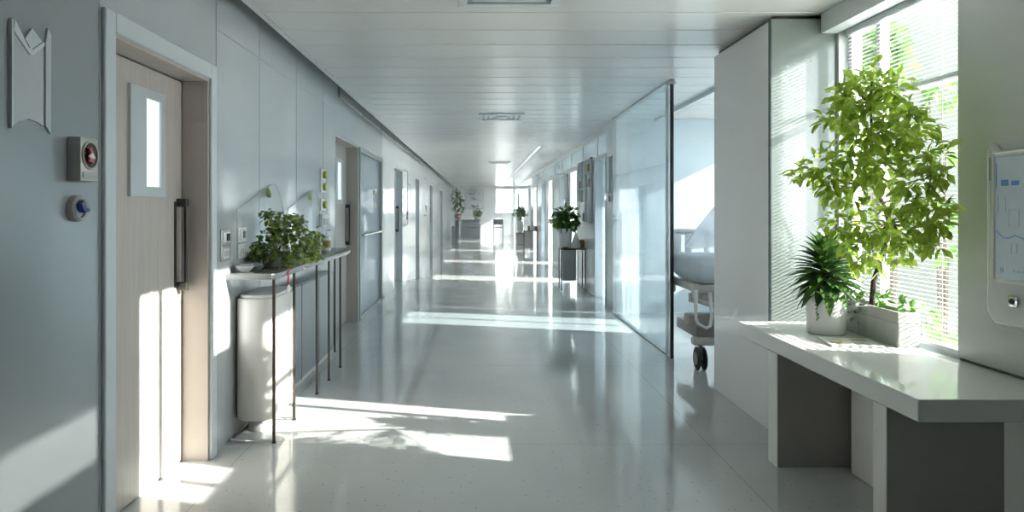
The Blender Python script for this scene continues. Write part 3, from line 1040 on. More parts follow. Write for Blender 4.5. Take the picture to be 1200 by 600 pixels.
# rotary switch
rs = thing('rotary_switch', 'round wall switch with a blue twist knob below the call box', 'switch', (XL, 2.52, 1.36))
cy, cz = 2.508, 1.382
MB().lathe([(.048, 0), (.048, .022), (.040, .030), (.034, .026), (.034, 0), (.048, 0)], (XL, cy, cz), 36, axis='x').build('ring', 'warm_metal', rs)
MB().lathe([(0, 0), (.034, 0), (.034, .018), (0, .018)], (XL, cy, cz), 28, axis='x').build('dial_face', 'pale_blue', rs)
MB().prism([(cy - .022, cz + .018), (cy - .006, cz + .030), (cy + .012, cz + .004), (cy + .034, cz + .002), (cy + .034, cz - .012), (cy + .004, cz - .016), (cy - .012, cz - .004)], 'x', XL + .018, XL + .042, bevel=.003).build('knob', 'blue_plastic', rs)


def wall_socket(px, py, label, dark=True, group=None):
    yy, zz = LW(px, py)
    t = thing('wall_socket', label, 'socket', (XL, yy, zz), group)
    MB().box(XL, XL + .008, yy - .075, yy + .075, zz - .045, zz + .045, bevel=.003).build('plate', 'warm_metal' if dark else 'white_plastic', t)
    MB().box(XL + .008, XL + .012, yy - .050, yy + .055, zz - .030, zz + .030, bevel=.002).build('insert', 'white_plastic', t)
    if py < 285:
        MB().box(XL + .012, XL + .018, yy - .005, yy + .045, zz - .022, zz + .022, bevel=.002).build('rocker', 'black_metal' if dark else 'cabinet_grey', t)
    else:
        b = MB()
        for o_ in (-.03, 0, .03):
            b.box(XL + .012, XL + .014, yy + o_ - .006, yy + o_ + .006, zz - .016, zz + .016)
        b.build('socket_slots', 'cabinet_mid', t, smooth=False)
    return t


wall_socket(263.5, 278, 'upper metal switch plate with black rocker beside the door frame')
wall_socket(263.5, 297, 'lower metal socket plate with slots beside the door frame')
wall_socket(283, 275, 'upper white switch plate behind the clear splash panel', dark=False)
wall_socket(283, 294, 'lower white socket plate behind the clear splash panel', dark=False)

for px, py, lb in ((378, 205, 'small yellow green gas outlet, topmost of the wall column'), (378, 219, 'small yellow green gas outlet, second down the wall column'),
                   (378, 240, 'small yellow green gas outlet, third down the wall column')):
    yy, zz = LW(px, py)
    t = thing('gas_outlet', lb, 'outlet', (XL, yy, zz), 'gas outlets on the left wall')
    MB().box(XL, XL + .012, yy - .11, yy + .11, zz - .055, zz + .055, bevel=.004).build('plate', 'white_plastic', t)
    MB().lathe([(0, .012), (.036, .012), (.036, .035), (.03, .04), (0, .04)], (XL, yy - .01, zz), 20, axis='x').build('valve_cap', 'yellow_green', t)
yy, zz = LW(378, 258)
t = thing('wall_box', 'small white control box below the gas outlets', 'box', (XL, yy, zz))
MB().box(XL, XL + .035, yy - .15, yy + .15, zz - .06, zz + .06, bevel=.008).build('casing', 'white_plastic', t)
MB().box(XL + .035, XL + .038, yy - .11, yy + .11, zz - .045, zz + .015, bevel=.001).build('cover', 'cabinet_mid', t)

# console along the left wall
CZ = 1.0
cx0, cx1, cy0, cy1 = XL + .001, -1.20, 4.0, 6.72
cs = thing('console_shelf', 'long grey console ledge on thin dark legs along the left wall', 'console', (-1.37, 5.3, 0))
MB().prism([(cx0, cy0), (cx1 - .02, cy0), (cx1, cy0 + .02), (cx1, 6.2), (cx1 - .03, 6.5), (cx1 - .10, cy1), (cx0, cy1)], 'z', CZ - .035, CZ, bevel=.004).build('ledge', 'ledge_grey', cs)
for (lx, ly) in ((-1.214, 4.03), (-1.214, 4.47), (-1.214, 5.09), (-1.214, 5.50), (-1.214, 5.95), (-1.40, 6.60)):
    lg = MB().box(lx - .008, lx + .008, ly - .008, ly + .008, 0, CZ - .035, bevel=.002, seg=1).build('leg', 'leg_bronze', cs)
    MB().lathe([(0, 0), (.013, 0), (.013, .008), (.009, .012), (0, .012)], (lx, ly, 0), 14).build('foot', 'black_metal', lg)
b = MB()
b.tube([(-1.214, 4.03, .012), (-1.46, 4.03, .012), (-1.475, 4.06, .012), (-1.475, 4.45, .012), (-1.46, 4.47, .012), (-1.214, 4.47, .012)], .008, 8)
b.build('base_rail', 'chrome', cs)

# tall white rounded bin
wb = thing('waste_bin', 'tall cream white rounded bin under the near end of the console', 'bin', (-1.36, 4.36, 0))
MB().prism(stadium(-1.366, 4.385, .122, .285, .11, 12), 'z', .10, .84, bevel=.012, seg=3).build('body', 'bin_cream', wb)
MB().prism(stadium(-1.385, 4.335, .06, .11, .055, 8), 'z', .0, .10).build('plinth', 'cabinet_mid', wb)
MB().prism(stadium(-1.362, 4.385, .11, .265, .095, 12), 'z', .84, .858, bevel=.005).build('lid', 'white_plastic', wb)

# grey floor cabinet under the rest of the console
fc = thing('floor_cabinet', 'low slate grey cabinet with three doors under the console', 'cabinet', (-1.43, 5.6, 0))
MB().box(XL + .002, -1.40, 4.75, 6.45, .05, .80, bevel=.006).build('carcass', 'cabinet_grey', fc)
MB().box(XL + .002, -1.42, 4.80, 6.40, 0, .05).build('plinth', 'bin_cream', fc, smooth=False)
for q in range(3):
    a = 4.76 + q * .565
    d_ = MB().box(-1.40, -1.385, a + .008, a + .552, .06, .79, bevel=.003, seg=1).build('cabinet_door', 'cabinet_grey', fc)
    MB().box(-1.387, -1.384, a + .548, a + .560, .05, .795).build('seam_strip', 'shadow_gap', d_, smooth=False)

# ivy-like plant on the console
PX, PY = -1.36, 4.55
ip = thing('potted_plant', 'bushy small-leaved green plant on the grey left console', 'plant', (PX, PY, CZ))
MB().lathe([(0, 0), (.07, 0), (.085, .02), (.098, .075), (.10, .085), (.093, .085), (.088, .06), (0, .055)], (PX, PY, CZ), 32).build('pot', 'cabinet_mid', ip)
MB().lathe([(0, .05), (.086, .05), (.09, .068), (0, .075)], (PX, PY, CZ), 20).build('soil', 'soil', ip)
b = MB(); st = MB()
IC = [(300, 292, 10, 4.35), (315, 285, 13, 4.4), (330, 275, 15, 4.45), (345, 268, 14, 4.5), (322, 262, 10, 4.4), (355, 282, 15, 4.55), (370, 278, 11, 4.7), (365, 294, 13, 4.6),
      (340, 290, 16, 4.45), (318, 300, 12, 4.4), (350, 303, 12, 4.5), (372, 300, 9, 4.6), (312, 252, 7, 4.45), (328, 254, 8, 4.5), (352, 262, 8, 4.6), (300, 300, 9, 4.35),
      (336, 308, 9, 4.4), (320, 272, 14, 4.45), (340, 258, 8, 4.55), (376, 290, 7, 4.7)]
for (px, py, rp, Y) in IC:
    c = bp(px, py, Y)
    c.x = max(c.x, XL + .05)
    c.x = min(c.x, -1.13)
    n = int(rp * 4.6)
    for i in range(n):
        v = Vector((random.gauss(0, 1), random.gauss(0, 1), random.gauss(0, 1))).normalized() * (rp * Y / F * random.random() ** .4)
        p = c + v
        p.x = max(p.x, XL + .035)
        if p.z < CZ + .02 and p.x < cx1 + .03:
            p.z = CZ + .03 + random.random() * .04
        d = Vector((random.gauss(0, 1) + .4, random.gauss(0, 1), random.gauss(-.1, .7)))
        if p.x < XL + .07:
            d.x = abs(d.x)
        s = random.uniform(.7, 1.3)
        b.leaf(p, d, (random.gauss(0, .4), random.gauss(0, .4), 1), .036 * s, .028 * s, fold=.3, droop=.2)
    a = Vector((PX, PY, CZ + .07))
    st.tube([a, (a + c) / 2 + Vector((0, 0, .05)), c], .0028, 5, taper=.5)
b.build('foliage', 'ivy_leaf', ip)
st.build('stems', 'bark', ip)

# red lanyard with white tag
ln = thing('lanyard', 'red lanyard with a white tag hanging from the console edge', 'lanyard', (-1.195, 4.28, .98))
MB().box(-1.1995, -1.195, 4.262, 4.292, .905, 1.004, bevel=.001, seg=1).build('strap', 'red_cloth', ln)
MB().prism([(4.245, .86), (4.31, .86), (4.31, .895), (4.292, .908), (4.262, .908), (4.245, .895)], 'x', -1.200, -1.194, bevel=.001).build('name_tag', 'white_plastic', ln)

# clear splash panels with slanting tops
def splash(pix, leafpx, label):
    pts = [LW(*p) for p in pix]
    t = thing('splash_panel', label, 'panel', (XL + .02, pts[0][0], CZ), 'clear splash panels above the console')
    MB().prism(pts, 'x', XL + .012, XL + .017).build('sheet', 'acrylic', t, smooth=False)
    MB().tube([(XL + .015, p[0], p[1]) for p in pts[1:4]], .0028, 6).build('top_rod', 'cabinet_grey', t)
    MB().tube([(XL + .015, p[0], p[1]) for p in pts[3:]], .0028, 6).build('side_edge', 'frame_silver', t)
    MB().tube([(XL + .015, p[0], p[1]) for p in pts[:2]], .0018, 6).build('front_edge', 'frame_silver', t)
    ly, lz = LW(*leafpx)
    b = MB()
    b.leaf((XL + .03, ly - .06, lz - .01), (.02, 1, .25), (1, 0, .3), .13, .075, fold=.2, droop=.05, seg=2)
    b.build('green_tab', 'ivy_leaf', t)
    for a in (0.25, 0.75):
        y_ = pts[0][0] + a * (pts[-1][0] - pts[0][0])
        MB().box(XL, XL + .02, y_ - .012, y_ + .012, CZ + .06, CZ + .085, bevel=.002, seg=1).build('standoff', 'chrome', t)


splash([(275, 322), (275, 246), (314, 217), (320, 216), (326, 228), (331, 255), (331, 312)], (309, 227), 'clear slant-topped splash panel nearer the door with green tab')
splash([(335, 311), (335, 245), (363, 223), (368, 222), (371, 230), (373, 250), (373, 299)], (359, 231), 'clear slant-topped splash panel further along with green tab')

# sanitizer bottle on the console
sn = thing('soap_bottle', 'small white pump bottle with amber label at far end of console', 'bottle', (-1.40, 6.25, CZ))
MB().lathe([(0, 0), (.036, 0), (.038, .01), (.038, .11), (.030, .13), (.014, .138), (.014, .15), (0, .15)], (-1.40, 6.25, CZ), 24).build('bottle_body', 'white_plastic', sn)
MB().lathe([(.0385, .03), (.0385, .095)], (-1.40, 6.25, CZ), 24).build('label_band', 'amber', sn)
b = MB(); b.tube([(-1.40, 6.25, CZ + .15), (-1.40, 6.25, CZ + .185), (-1.375, 6.23, CZ + .188), (-1.36, 6.22, CZ + .18)], .006, 8)
b.build('pump', 'white_trim', sn)

# small bowl seen on the console end
bw = thing('bowl', 'shallow white bowl on the console near the white bin', 'bowl', (-1.42, 4.16, CZ))
MB().lathe([(0, 0), (.025, 0), (.05, .025), (.055, .04), (.052, .04), (.046, .026), (.022, .006), (0, .006)], (-1.42, 4.13, CZ), 28).build('bowl_body', 'white_ceramic', bw)
MB().lathe([(.055, .039), (.057, .042), (.055, .045), (.052, .042), (.055, .039)], (-1.42, 4.13, CZ), 28).build('bowl_rim', 'chrome', bw)

# wire hooks and rails further along the left wall
for i, (px, z0_, z1_, lb) in enumerate(((474, 1.05, 2.15, 'tall chrome wall rail beyond the glazed sliding door'), (497, 1.2, 2.2, 'chrome wall rail further down the left wall'))):
    yy = 1.49 * F / (VX - px)
    t = thing('wall_rail', lb, 'rail', (XL, yy, z0_), 'chrome rails on the left wall')
    b = MB()
    b.tube([(XL, yy, z0_), (XL + .06, yy, z0_ + .03), (XL + .06, yy, z1_ - .03), (XL, yy, z1_)], .012, 8)
    b.build('bar', 'chrome', t)
    MB().lathe([(0, 0), (.03, 0), (.03, .012), (0, .012)], (XL, yy, z0_), 16, axis='x').build('mount', 'chrome', t)
    MB().lathe([(0, 0), (.03, 0), (.03, .012), (0, .012)], (XL, yy, z1_), 16, axis='x').build('mount', 'chrome', t)
    b = MB(); b.tube([(XL + .06, yy, z1_ - .25), (XL + .10, yy + .15, z1_ - .30), (XL + .08, yy + .4, z1_ - .55)], .008, 6)
    b.build('hook', 'chrome', t)
    MB().box(XL + .04, XL + .08, yy - .06, yy + .06, z0_ + .12, z0_ + .28, bevel=.006).build('holder', 'warm_metal', t)

# ------------------------------------------------------------------ right side fittings
# glass partition of the patient room
gp = sroot('window_30', (1.78, 6.3, 0))
MB().box(1.772, 1.786, 6.33, 9.07, .012, HC - .02).build('pane', 'partition_glass', gp, smooth=False)
MB().box(1.764, 1.794, 6.30, 6.33, 0, HC - .02, bevel=.003, seg=1).build('edge_post', 'black_metal', gp)
MB().box(1.76, 1.80, 6.36, 9.07, 0, .012).build('floor_channel', 'frame_silver', gp, smooth=False)
MB().box(1.755, 1.80, 6.30, 9.07, HC - .02, HC).build('head_channel', 'frame_silver', gp, smooth=False)
MB().box(1.745, 1.81, 6.28, 6.40, HC - .05, HC - .02, bevel=.004, seg=1).build('clamp', 'steel', gp)
MB().box(1.77, 1.788, 6.43, 6.50, .012, HC - .02, bevel=.003, seg=1).build('glazing_bar', 'frame_silver', gp)

# ceiling track in the patient room
tk = MB()
tk.box(2.32, 2.36, 5.3, 9.06, HC - .04, HC, bevel=.004, seg=1)
tag(tk.build('curtain_track', 'frame_silver'), 'pale curtain track on the ceiling above the hospital bed', 'track')

# grab rail lamp on white wall end
def wall_bar(Y, z0, z1, label):
    t = thing('wall_bar', label, 'rail', (XR, Y, z0), 'upright bars on the right wall')
    MB().box(XR - .05, XR - .015, Y - .02, Y + .02, z0 + .02, z1, bevel=.006).build('bar', 'frame_silver', t)
    MB().box(XR - .014, XR, Y - .05, Y + .05, z0, z1 + .02, bevel=.004, seg=1).build('backplate', 'white_trim', t)
    MB().box(XR - .07, XR, Y - .14, Y + .16, z0 - .10, z0 + .02, bevel=.006).build('base_box', 'steel', t)
    return t


wall_bar(9.40, 1.58, 2.10, 'upright steel bar on its box near the glass partition')
wall_bar(14.0, 1.55, 2.10, 'upright steel bar on the wall behind the nearer console')

# open shelf unit on right wall
su = thing('wall_shelf', 'white open pigeonhole shelf unit hung on the right wall', 'shelf', (XR, 11.6, 1.15))
b = MB()
d0 = XR - .045
for yy in (11.0, 11.52, 11.98, 12.3):
    b.box(d0, XR, yy, yy + .02, 1.15 if yy < 11.9 else 1.5, 2.22)
b.box(d0, XR, 11.0, 12.32, 2.20, 2.22); b.box(XR - .01, XR, 11.0, 12.3, 1.15, 2.22)
b.build('case', 'white_trim', su, smooth=False)
for zz, a, c in ((1.15, 11.02, 11.98), (1.48, 11.02, 11.98), (1.72, 11.02, 12.3), (1.97, 11.02, 11.52), (1.5, 11.98, 12.3)):
    MB().box(d0, XR - .01, a, c, zz, zz + .018).build('shelf_board', 'frame_silver', su, smooth=False)
for q, (yy, zz, m_) in enumerate(((11.10, 1.738, 'brown_jar'), (11.25, 1.988, 'amber'), (11.62, 1.498, 'white_plastic'), (11.75, 1.168, 'cabinet_mid'), (12.08, 1.738, 'brown_jar'))):
    t = thing('storage_box', ['small brown box on the middle shelf of the wall unit', 'amber box on the highest shelf of the wall unit', 'white box on the second shelf of the wall unit',
                              'grey box on the lowest shelf of the wall unit', 'dark brown box at the far end of the wall unit'][q], 'box', (XR - .03, yy, zz), 'boxes in the wall shelf unit')
    MB().box(XR - .042, XR - .011, yy, yy + .13, zz, zz + .14, bevel=.005, seg=1).build('box_body', m_, t)
    MB().box(XR - .043, XR - .0105, yy - .003, yy + .133, zz + .14, zz + .16, bevel=.004, seg=1).build('lid', 'white_plastic', t)


# slim console tables of the right wall
def console(label, Y, group=None):
    t = thing('console_table', label, 'table', (1.62, Y, 0), group)
    x0, x1 = 1.37, XR - .005
    MB().box(x0, x1, Y - .19, Y + .19, .69, .71, bevel=.003, seg=1).build('table_top', 'brushed_dark', t)
    for (lx, ly) in ((x0 + .02, Y - .17), (x1 - .02, Y - .17), (x0 + .02, Y + .17), (x1 - .02, Y + .17)):
        MB().box(lx - .009, lx + .009, ly - .009, ly + .009, 0, .69, bevel=.002, seg=1).build('leg', 'leg_bronze', t)
    cab = MB().box(x0 + .045, x0 + .28, Y - .14, Y + .17, .16, .688, bevel=.004, seg=1).build('cabinet_box', 'cabinet_mid', t)
    MB().box(x0 + .055, x0 + .27, Y - .152, Y - .14, .17, .68, bevel=.003, seg=1).build('cabinet_door', 'cabinet_mid', t)
    return t


con = console('slim dark-topped console table with grey cabinet, nearer of the right wall pair', 11.75, 'console tables along the right wall')


def sail(label, c, group):
    t = thing('sculpture', label, 'ornament', c, group)
    x, y, z = c
    prof = [(.0, 0), (.058, 0), (.072, .02), (.070, .06), (.052, .13), (.030, .20), (.013, .26), (.004, .29), (0, .292)]
    MB().lathe([(r * 1.15, h) for r, h in prof], (x, y, z), 28, sy=.75).build('body', 'white_ceramic', t)
    MB().lathe([(0, 0), (.07, 0), (.07, .012), (0, .012)], (x, y, z), 24).build('base', 'frame_silver', t)
    return t


def jar(label, c, group):
    t = thing('jar', label, 'jar', c, group)
    MB().lathe([(0, 0), (.045, 0), (.05, .01), (.05, .11), (.042, .125), (0, .125)], c, 24).build('jar_body', 'brown_jar', t)
    MB().lathe([(0, .125), (.044, .125), (.044, .145), (0, .148)], c, 24).build('lid', 'amber', t)
    return t


sl = sail('white pointed ornament on the nearer right console', (1.645, 11.68, .71), 'white pointed ornaments on the consoles')
jr = jar('brown jar on the nearer right console beside the white ornament', (1.765, 11.80, .71), 'brown jars on the consoles')
c2 = copy_tree(con, delta=(0, 9.6, 0)); c2['label'] = 'slim dark-topped console table, further of the right wall pair'
s2 = copy_tree(sl, delta=(0, 9.6, 0)); s2['label'] = 'white pointed ornament on the further right console'
j2 = copy_tree(jr, delta=(0, 9.6, 0)); j2['label'] = 'brown jar on the further right console beside the white ornament'
j3 = copy_tree(jr, delta=(-.21, 9.6, 0)); j3['label'] = 'brown jar on the corridor side of the further console'
# books under the planter? a small brown tray
tp = thing('tray', 'small brown tray on the corridor side of the nearer console', 'tray', (1.46, 11.62, .71))
MB().box(1.405, 1.50, 11.57, 11.60, .71, .725, bevel=.003, seg=1).build('tray_base', 'brown_jar', tp)
MB().box(1.400, 1.505, 11.565, 11.605, .725, .735, bevel=.002, seg=1).build('tray_rim', 'amber', tp)

# planter on the nearer console
PXx, PYy = 1.475, 11.78
pp = thing('potted_plant', 'bushy dark green plant in a white pot on the right console', 'plant', (PXx, PYy, .71))
MB().lathe([(0, 0), (.10, 0), (.105, .01), (.125, .32), (.127, .335), (.118, .335), (.112, .30), (0, .295)], (PXx, PYy, .71), 32).build('pot', 'white_ceramic', pp)
MB().lathe([(0, .29), (.112, .29), (.114, .31), (0, .32)], (PXx, PYy, .71), 20).build('soil', 'soil', pp)
b = MB()
for (dx, dy, dz, r_, n) in ((0, 0, .50, .15, 90), (-.12, -.03, .46, .10, 50), (.12, -.03, .46, .10, 50), (0, 0, .62, .10, 45), (-.10, 0, .58, .09, 40), (.11, 0, .58, .09, 40), (-.06, -.1, .42, .09, 36), (.07, -.1, .42, .09, 36)):
    cluster(b, (PXx + dx, PYy + dy, .71 + dz), r_, n, .10, .055, xmax=XR - .02)
b.build('foliage', 'bush_leaf', pp)
b = MB()
for k in range(7):
    a = k * 2 * PI / 7
    b.tube([(PXx + .03 * math.cos(a), PYy + .03 * math.sin(a), 1.01), (PXx + .08 * math.cos(a), PYy + .08 * math.sin(a), 1.2)], .005, 5)
b.build('stems', 'bark', pp)

# tall plant on a pedestal far down the right side
def pedestal_plant():
    x, y = 1.58, 26.5
    pd = thing('pedestal', 'slim grey pedestal under the distant round-headed plant', 'pedestal', (x, y, 0))
    MB().box(x - .16, x + .16, y - .16, y + .16, 0.02, .44, bevel=.006).build('column', 'cabinet_mid', pd)
    MB().box(x - .19, x + .19, y - .19, y + .19, .44, .47, bevel=.004).build('top', 'brushed_dark', pd)
    MB().box(x - .13, x + .13, y - .13, y + .13, 0, .02).build('plinth', 'brushed_dark', pd, smooth=False)
    t = thing('potted_plant', 'round-headed green plant in a tall white vase on far pedestal', 'plant', (x, y, .47))
    MB().lathe([(0, 0), (.09, 0), (.12, .1), (.13, .28), (.10, .42), (.09, .44), (.08, .42), (0, .40)], (x, y, .47), 24).build('pot', 'white_ceramic', t)
    MB().tube([(x, y, .85), (x + .01, y, 1.0), (x, y, 1.15)], .02, 8, taper=.6).build('stem', 'bark', t)
    b = MB()
    for (dx, dz, r_, n) in ((0, 1.30, .17, 80), (-.14, 1.22, .12, 50), (.14, 1.24, .12, 50), (0, 1.1, .10, 40), (-.08, 1.38, .09, 30), (.1, 1.36, .1, 35)):
        cluster(b, (x + dx, y, dz), r_, n, .11, .055, xmax=XR - .01)
    b.build('foliage', 'bush_leaf', t)


pedestal_plant()

# ------------------------------------------------------------------ hospital bed
BX0, BX1, BY0, BY1 = 1.82, 3.86, 5.75, 6.55
bed = thing('hospital_bed', 'hospital bed with blue grey cover behind the glossy partition', 'bed', ((BX0 + BX1) / 2, (BY0 + BY1) / 2, 0))
# mattress under the cover
MB().box(BX0 + .02, BX1, BY0 + .02, BY1 - .06, .74, .96, bevel=.07, seg=4).build('mattress', 'sheet_white', bed)
cv = MB().box(BX0 - .01, BX1 - .55, BY0 - .012, BY1 - .05, .755, .975, bevel=.085, seg=5)
cv.build('cover', 'cover_blue', bed)
MB().box(BX1 - .55, BX1 - .08, BY0 + .10, BY1 - .15, .97, 1.09, bevel=.055, seg=4).build('pillow', 'sheet_white', bed)
MB().box(BX0 + .03, BX1, BY0 + .03, BY1 - .03, .66, .735, bevel=.012).build('deck_frame', 'bed_beige', bed)


def side_rail(name, y, z0, z1, x0, x1, holes):
    b = MB()
    w = .05
    xs = [x0] + [v for h in holes for v in h] + [x1]
    b.box(x0, x1, y, y + .03, z1 - .055, z1, bevel=.012, seg=2)
    b.box(x0, x1, y, y + .03, z0, z0 + .10, bevel=.012, seg=2)
    for i in range(0, len(xs), 2):
        b.box(xs[i], xs[i + 1], y, y + .03, z0 + .02, z1 - .02, bevel=.010, seg=2)
    return b.build(name, 'bed_white', bed)


side_rail('side_rail', BY1 - .03, .84, 1.19, 1.86, 2.72, ((1.93, 1.965), (2.03, 2.15), (2.20, 2.60)))
side_rail('side_rail', BY1 - .03, .84, 1.13, 2.80, 3.55, ((2.90, 3.10), (3.2, 3.45)))
MB().box(BX1, BX1 + .04, BY0 + .04, BY1 - .04, .55, 1.25, bevel=.015).build('headboard', 'bed_white', bed)
MB().box(BX0 - .012, BX0 + .03, BY0 - .005, BY0 + .09, .60, .75, bevel=.010).build('corner_bumper', 'bed_beige', bed)
MB().box(BX0 - .012, BX0 + .03, BY1 - .12, BY1 - .03, .60, .75, bevel=.010).build('corner_bumper', 'bed_beige', bed)
b = MB()
b.tube([(1.815, BY0 - .02, .70), (1.815, BY0 - .02, .46), (1.83, BY0 - .02, .42), (1.90, BY0 - .02, .38), (1.935, BY0 - .02, .40), (1.95, BY0 - .02, .48), (1.93, BY0 - .02, .68)], .014, 10)
b.build('lowered_rail', 'bed_white', bed)
b = MB()
b.tube([(1.80, BY0 + .01, .62), (2.15, BY0 + .01, .50), (2.6, BY0 + .01, .50)], .020, 10)
b.box(1.80, 3.6, BY0 + .06, BY0 + .14, .58, .66, bevel=.008)
b.build('lift_arm', 'bed_beige', bed)
MB().box(1.78, 2.15, BY0 + .04, BY0 + .20, .39, .48, bevel=.012).build('pedal_bar', 'bed_taupe', bed)
MB().box(1.86, 3.6, BY0 + .10, BY1 - .10, .27, .37, bevel=.012).build('base_frame', 'bed_taupe', bed)
MB().box(2.03, 2.09, BY0 + .02, BY0 + .07, .24, .46, bevel=.010).build('control_pendant', 'white_plastic', bed)
b = MB()
for xx in (2.2, 3.3):
    b.box(xx, xx + .10, 6.05, 6.35, .36, .68, bevel=.01)
b.build('column', 'bed_beige', bed)
for (wx, wy) in ((1.89, BY0 + .10), (2.30, BY1 - .16), (3.55, BY0 + .10), (3.55, BY1 - .16)):
    arm = MB().box(wx - .07, wx + .20, wy - .045, wy + .045, .215, .285, bevel=.02, seg=3).build('caster_arm', 'bed_beige', bed)
    b = MB()
    for dy in (-.038, .018):
        b.lathe([(0, 0), (.055, 0), (.085, .003), (.10, .008), (.10, .016), (.085, .021), (.055, .024), (0, .024)], (wx + dy, wy, .10), 28, axis='x')
    b.build('wheel', 'rubber', arm)
    b = MB()
    for dy in (-.040, .040):
        b.lathe([(0, 0), (.055, 0), (.05, .003), (0, .003)], (wx + dy, wy, .10), 24, axis='x')
    b.tube([(wx, wy, .10), (wx, wy, .22)], .018, 10)
    b.tube([(wx - .04, wy, .10), (wx + .04, wy, .10)], .014, 10)
    b.build('hub', 'bed_taupe', arm)
# clear plastic draped over the bed end
pc = MB()
nu, nv = 28, 14
grid = []
for i in range(nu):
    row = []
    for j in range(nv):
        a = 2 * PI * i / nu
        t = j / (nv - 1)
        r = .03 + .40 * t ** .85 + .018 * math.sin(a * 7) * t
        rx, ry = r * .95, r * .55
        z = 1.50 - .47 * t ** 1.25 + .01 * math.sin(a * 5 + t * 6)
        x_ = 2.30 + rx * math.cos(a)
        y_ = 6.22 + ry * math.sin(a)
        row.append(pc.bm.verts.new((x_, y_, max(z, .98))))
    grid.append(row)
for i in range(nu):
    for j in range(nv - 1):
        pc.bm.faces.new((grid[i][j], grid[(i + 1) % nu][j], grid[(i + 1) % nu][j + 1], grid[i][j + 1]))
pc.bm.faces.new([grid[i][0] for i in range(nu)])
bmesh.ops.recalc_face_normals(pc.bm, faces=pc.bm.faces[:])
tag(pc.build('plastic_cover', 'milky_plastic', angle=80), 'clear plastic sheet tented over the bed cover', 'sheet')

# pale haze filling the far half of the corridor
hz = MB().box(-1.36, 1.34, 10.6, 33.0, .03, HC - .06).build('haze', 'paper', smooth=False)
hm = bpy.data.materials.new('haze')
hm.use_nodes = True
nt = hm.node_tree
nt.nodes.remove(nt.nodes['Principled BSDF'])
vs_ = nt.nodes.new('ShaderNodeVolumeScatter')
vs_.inputs['Color'].default_value = (0.93, 0.97, 1.0, 1)
vs_.inputs['Density'].default_value = 0.02
vs_.inputs['Anisotropy'].default_value = 0.0
nt.links.new(vs_.outputs['Volume'], nt.nodes['Material Output'].inputs['Volume'])
hz.data.materials.clear()
hz.data.materials.append(hm)
tag(hz, 'thin pale haze hanging in the far half of the corridor', 'haze', kind='stuff')

# ------------------------------------------------------------------ ceiling fittings
def diffuser(label, x, y):
    t = thing('ceiling_vent', label, 'vent', (x, y, HC), 'square vents in the ceiling')
    h = .29
    b = MB()
    for k, (r0, r1) in enumerate(((h, h - .05), (h - .08, h - .11), (h - .14, h - .17))):
        z0 = HC - .018 + .004 * k
        b.box(x - r0, x + r0, y - r0, y - r1, z0, HC - .001); b.box(x - r0, x + r0, y + r1, y + r0, z0, HC - .001)
        b.box(x - r0, x - r1, y - r1, y + r1, z0, HC - .001); b.box(x + r1, x + r0, y - r1, y + r1, z0, HC - .001)
    b.build('grille', 'white_trim', t, smooth=False)
    MB().box(x - h + .05, x + h - .05, y - h + .05, y + h - .05, HC - .003, HC - .0005).build('duct_plate', 'cabinet_mid', t, smooth=False)
    MB().box(x - .07, x + .07, y - .07, y + .07, HC - .016, HC - .003, bevel=.004).build('centre_plate', 'frame_silver', t)
    return t


diffuser('square ceiling vent nearest to the viewer', .17, 3.70)
diffuser('square ceiling vent midway along the corridor ceiling', .28, 8.85)
diffuser('square ceiling vent farthest along the corridor ceiling', .5, 17.6)
ll = thing('linear_light', 'long slim linear light recessed in the ceiling', 'lamp', (1.1, 20, HC))
MB().box(1.10, 1.18, 12.8, 34.5, HC - .012, HC - .001).build('housing', 'white_trim', ll, smooth=False)
MB().box(1.185, 1.205, 12.8, 34.5, HC - .006, HC - .001).build('shadow_slot', 'shadow_gap', ll, smooth=False)
MB().box(1.115, 1.165, 12.9, 34.4, HC - .016, HC - .012).build('diffuser', 'lamp_diffuser', ll, smooth=False)

# ------------------------------------------------------------------ far end of the corridor
ar = thing('wall_painting', 'abstract grey and green painting on the far end wall', 'picture', (.1, YE, 1.7))
ax0, ax1, az0, az1 = -.78, .22, 1.36, 2.42
MB().box(ax0, ax1, YE - .03, YE - .001, az0, az1, bevel=.006, seg=1).build('frame', 'frame_silver', ar)
cvs = MB().box(ax0 + .05, ax1 - .05, YE - .036, YE - .03, az0 + .05, az1 - .05).build('canvas', 'canvas', ar, smooth=False)
b = MB(); g = MB()
random.seed(21)
for k in range(26):
    x_ = random.uniform(ax0 + .12, ax1 - .32); z_ = random.choice((1.47, 1.55, 1.78, 1.9, 2.0, 2.2, 2.3)) + random.gauss(0, .03)
    w = random.uniform(.06, .22); h = random.uniform(.015, .04)
    tgt = g if (k % 6 == 0 and z_ < 1.8) else b
    tgt.prism([(x_, z_), (x_ + w * .4, z_ - h), (x_ + w, z_ - h * .3), (x_ + w * .8, z_ + h), (x_ + w * .3, z_ + h * .7)], 'y', YE - .039, YE - .036)
b.build('brush_strokes', 'paint_grey', cvs, smooth=False)
g.build('brush_strokes', 'paint_green', cvs, smooth=False)

dk = thing('reception_desk', 'white stepped reception desk before the far end wall', 'desk', (-.45, 34.6, 0))
MB().box(-.95, .05, 34.4, 34.9, 0, .62, bevel=.01).build('lower_block', 'desk_white', dk)
MB().box(-.90, .0, 34.55, 34.95, .62, .80, bevel=.01).build('upper_block', 'desk_white', dk)
MB().box(-1.0, .08, 34.35, 34.95, .80, .84, bevel=.006).build('desk_top', 'cabinet_mid', dk)
MB().box(-.6, -.1, 34.385, 34.40, .42, .47).build('shadow_slot', 'cabinet_grey', dk, smooth=False)

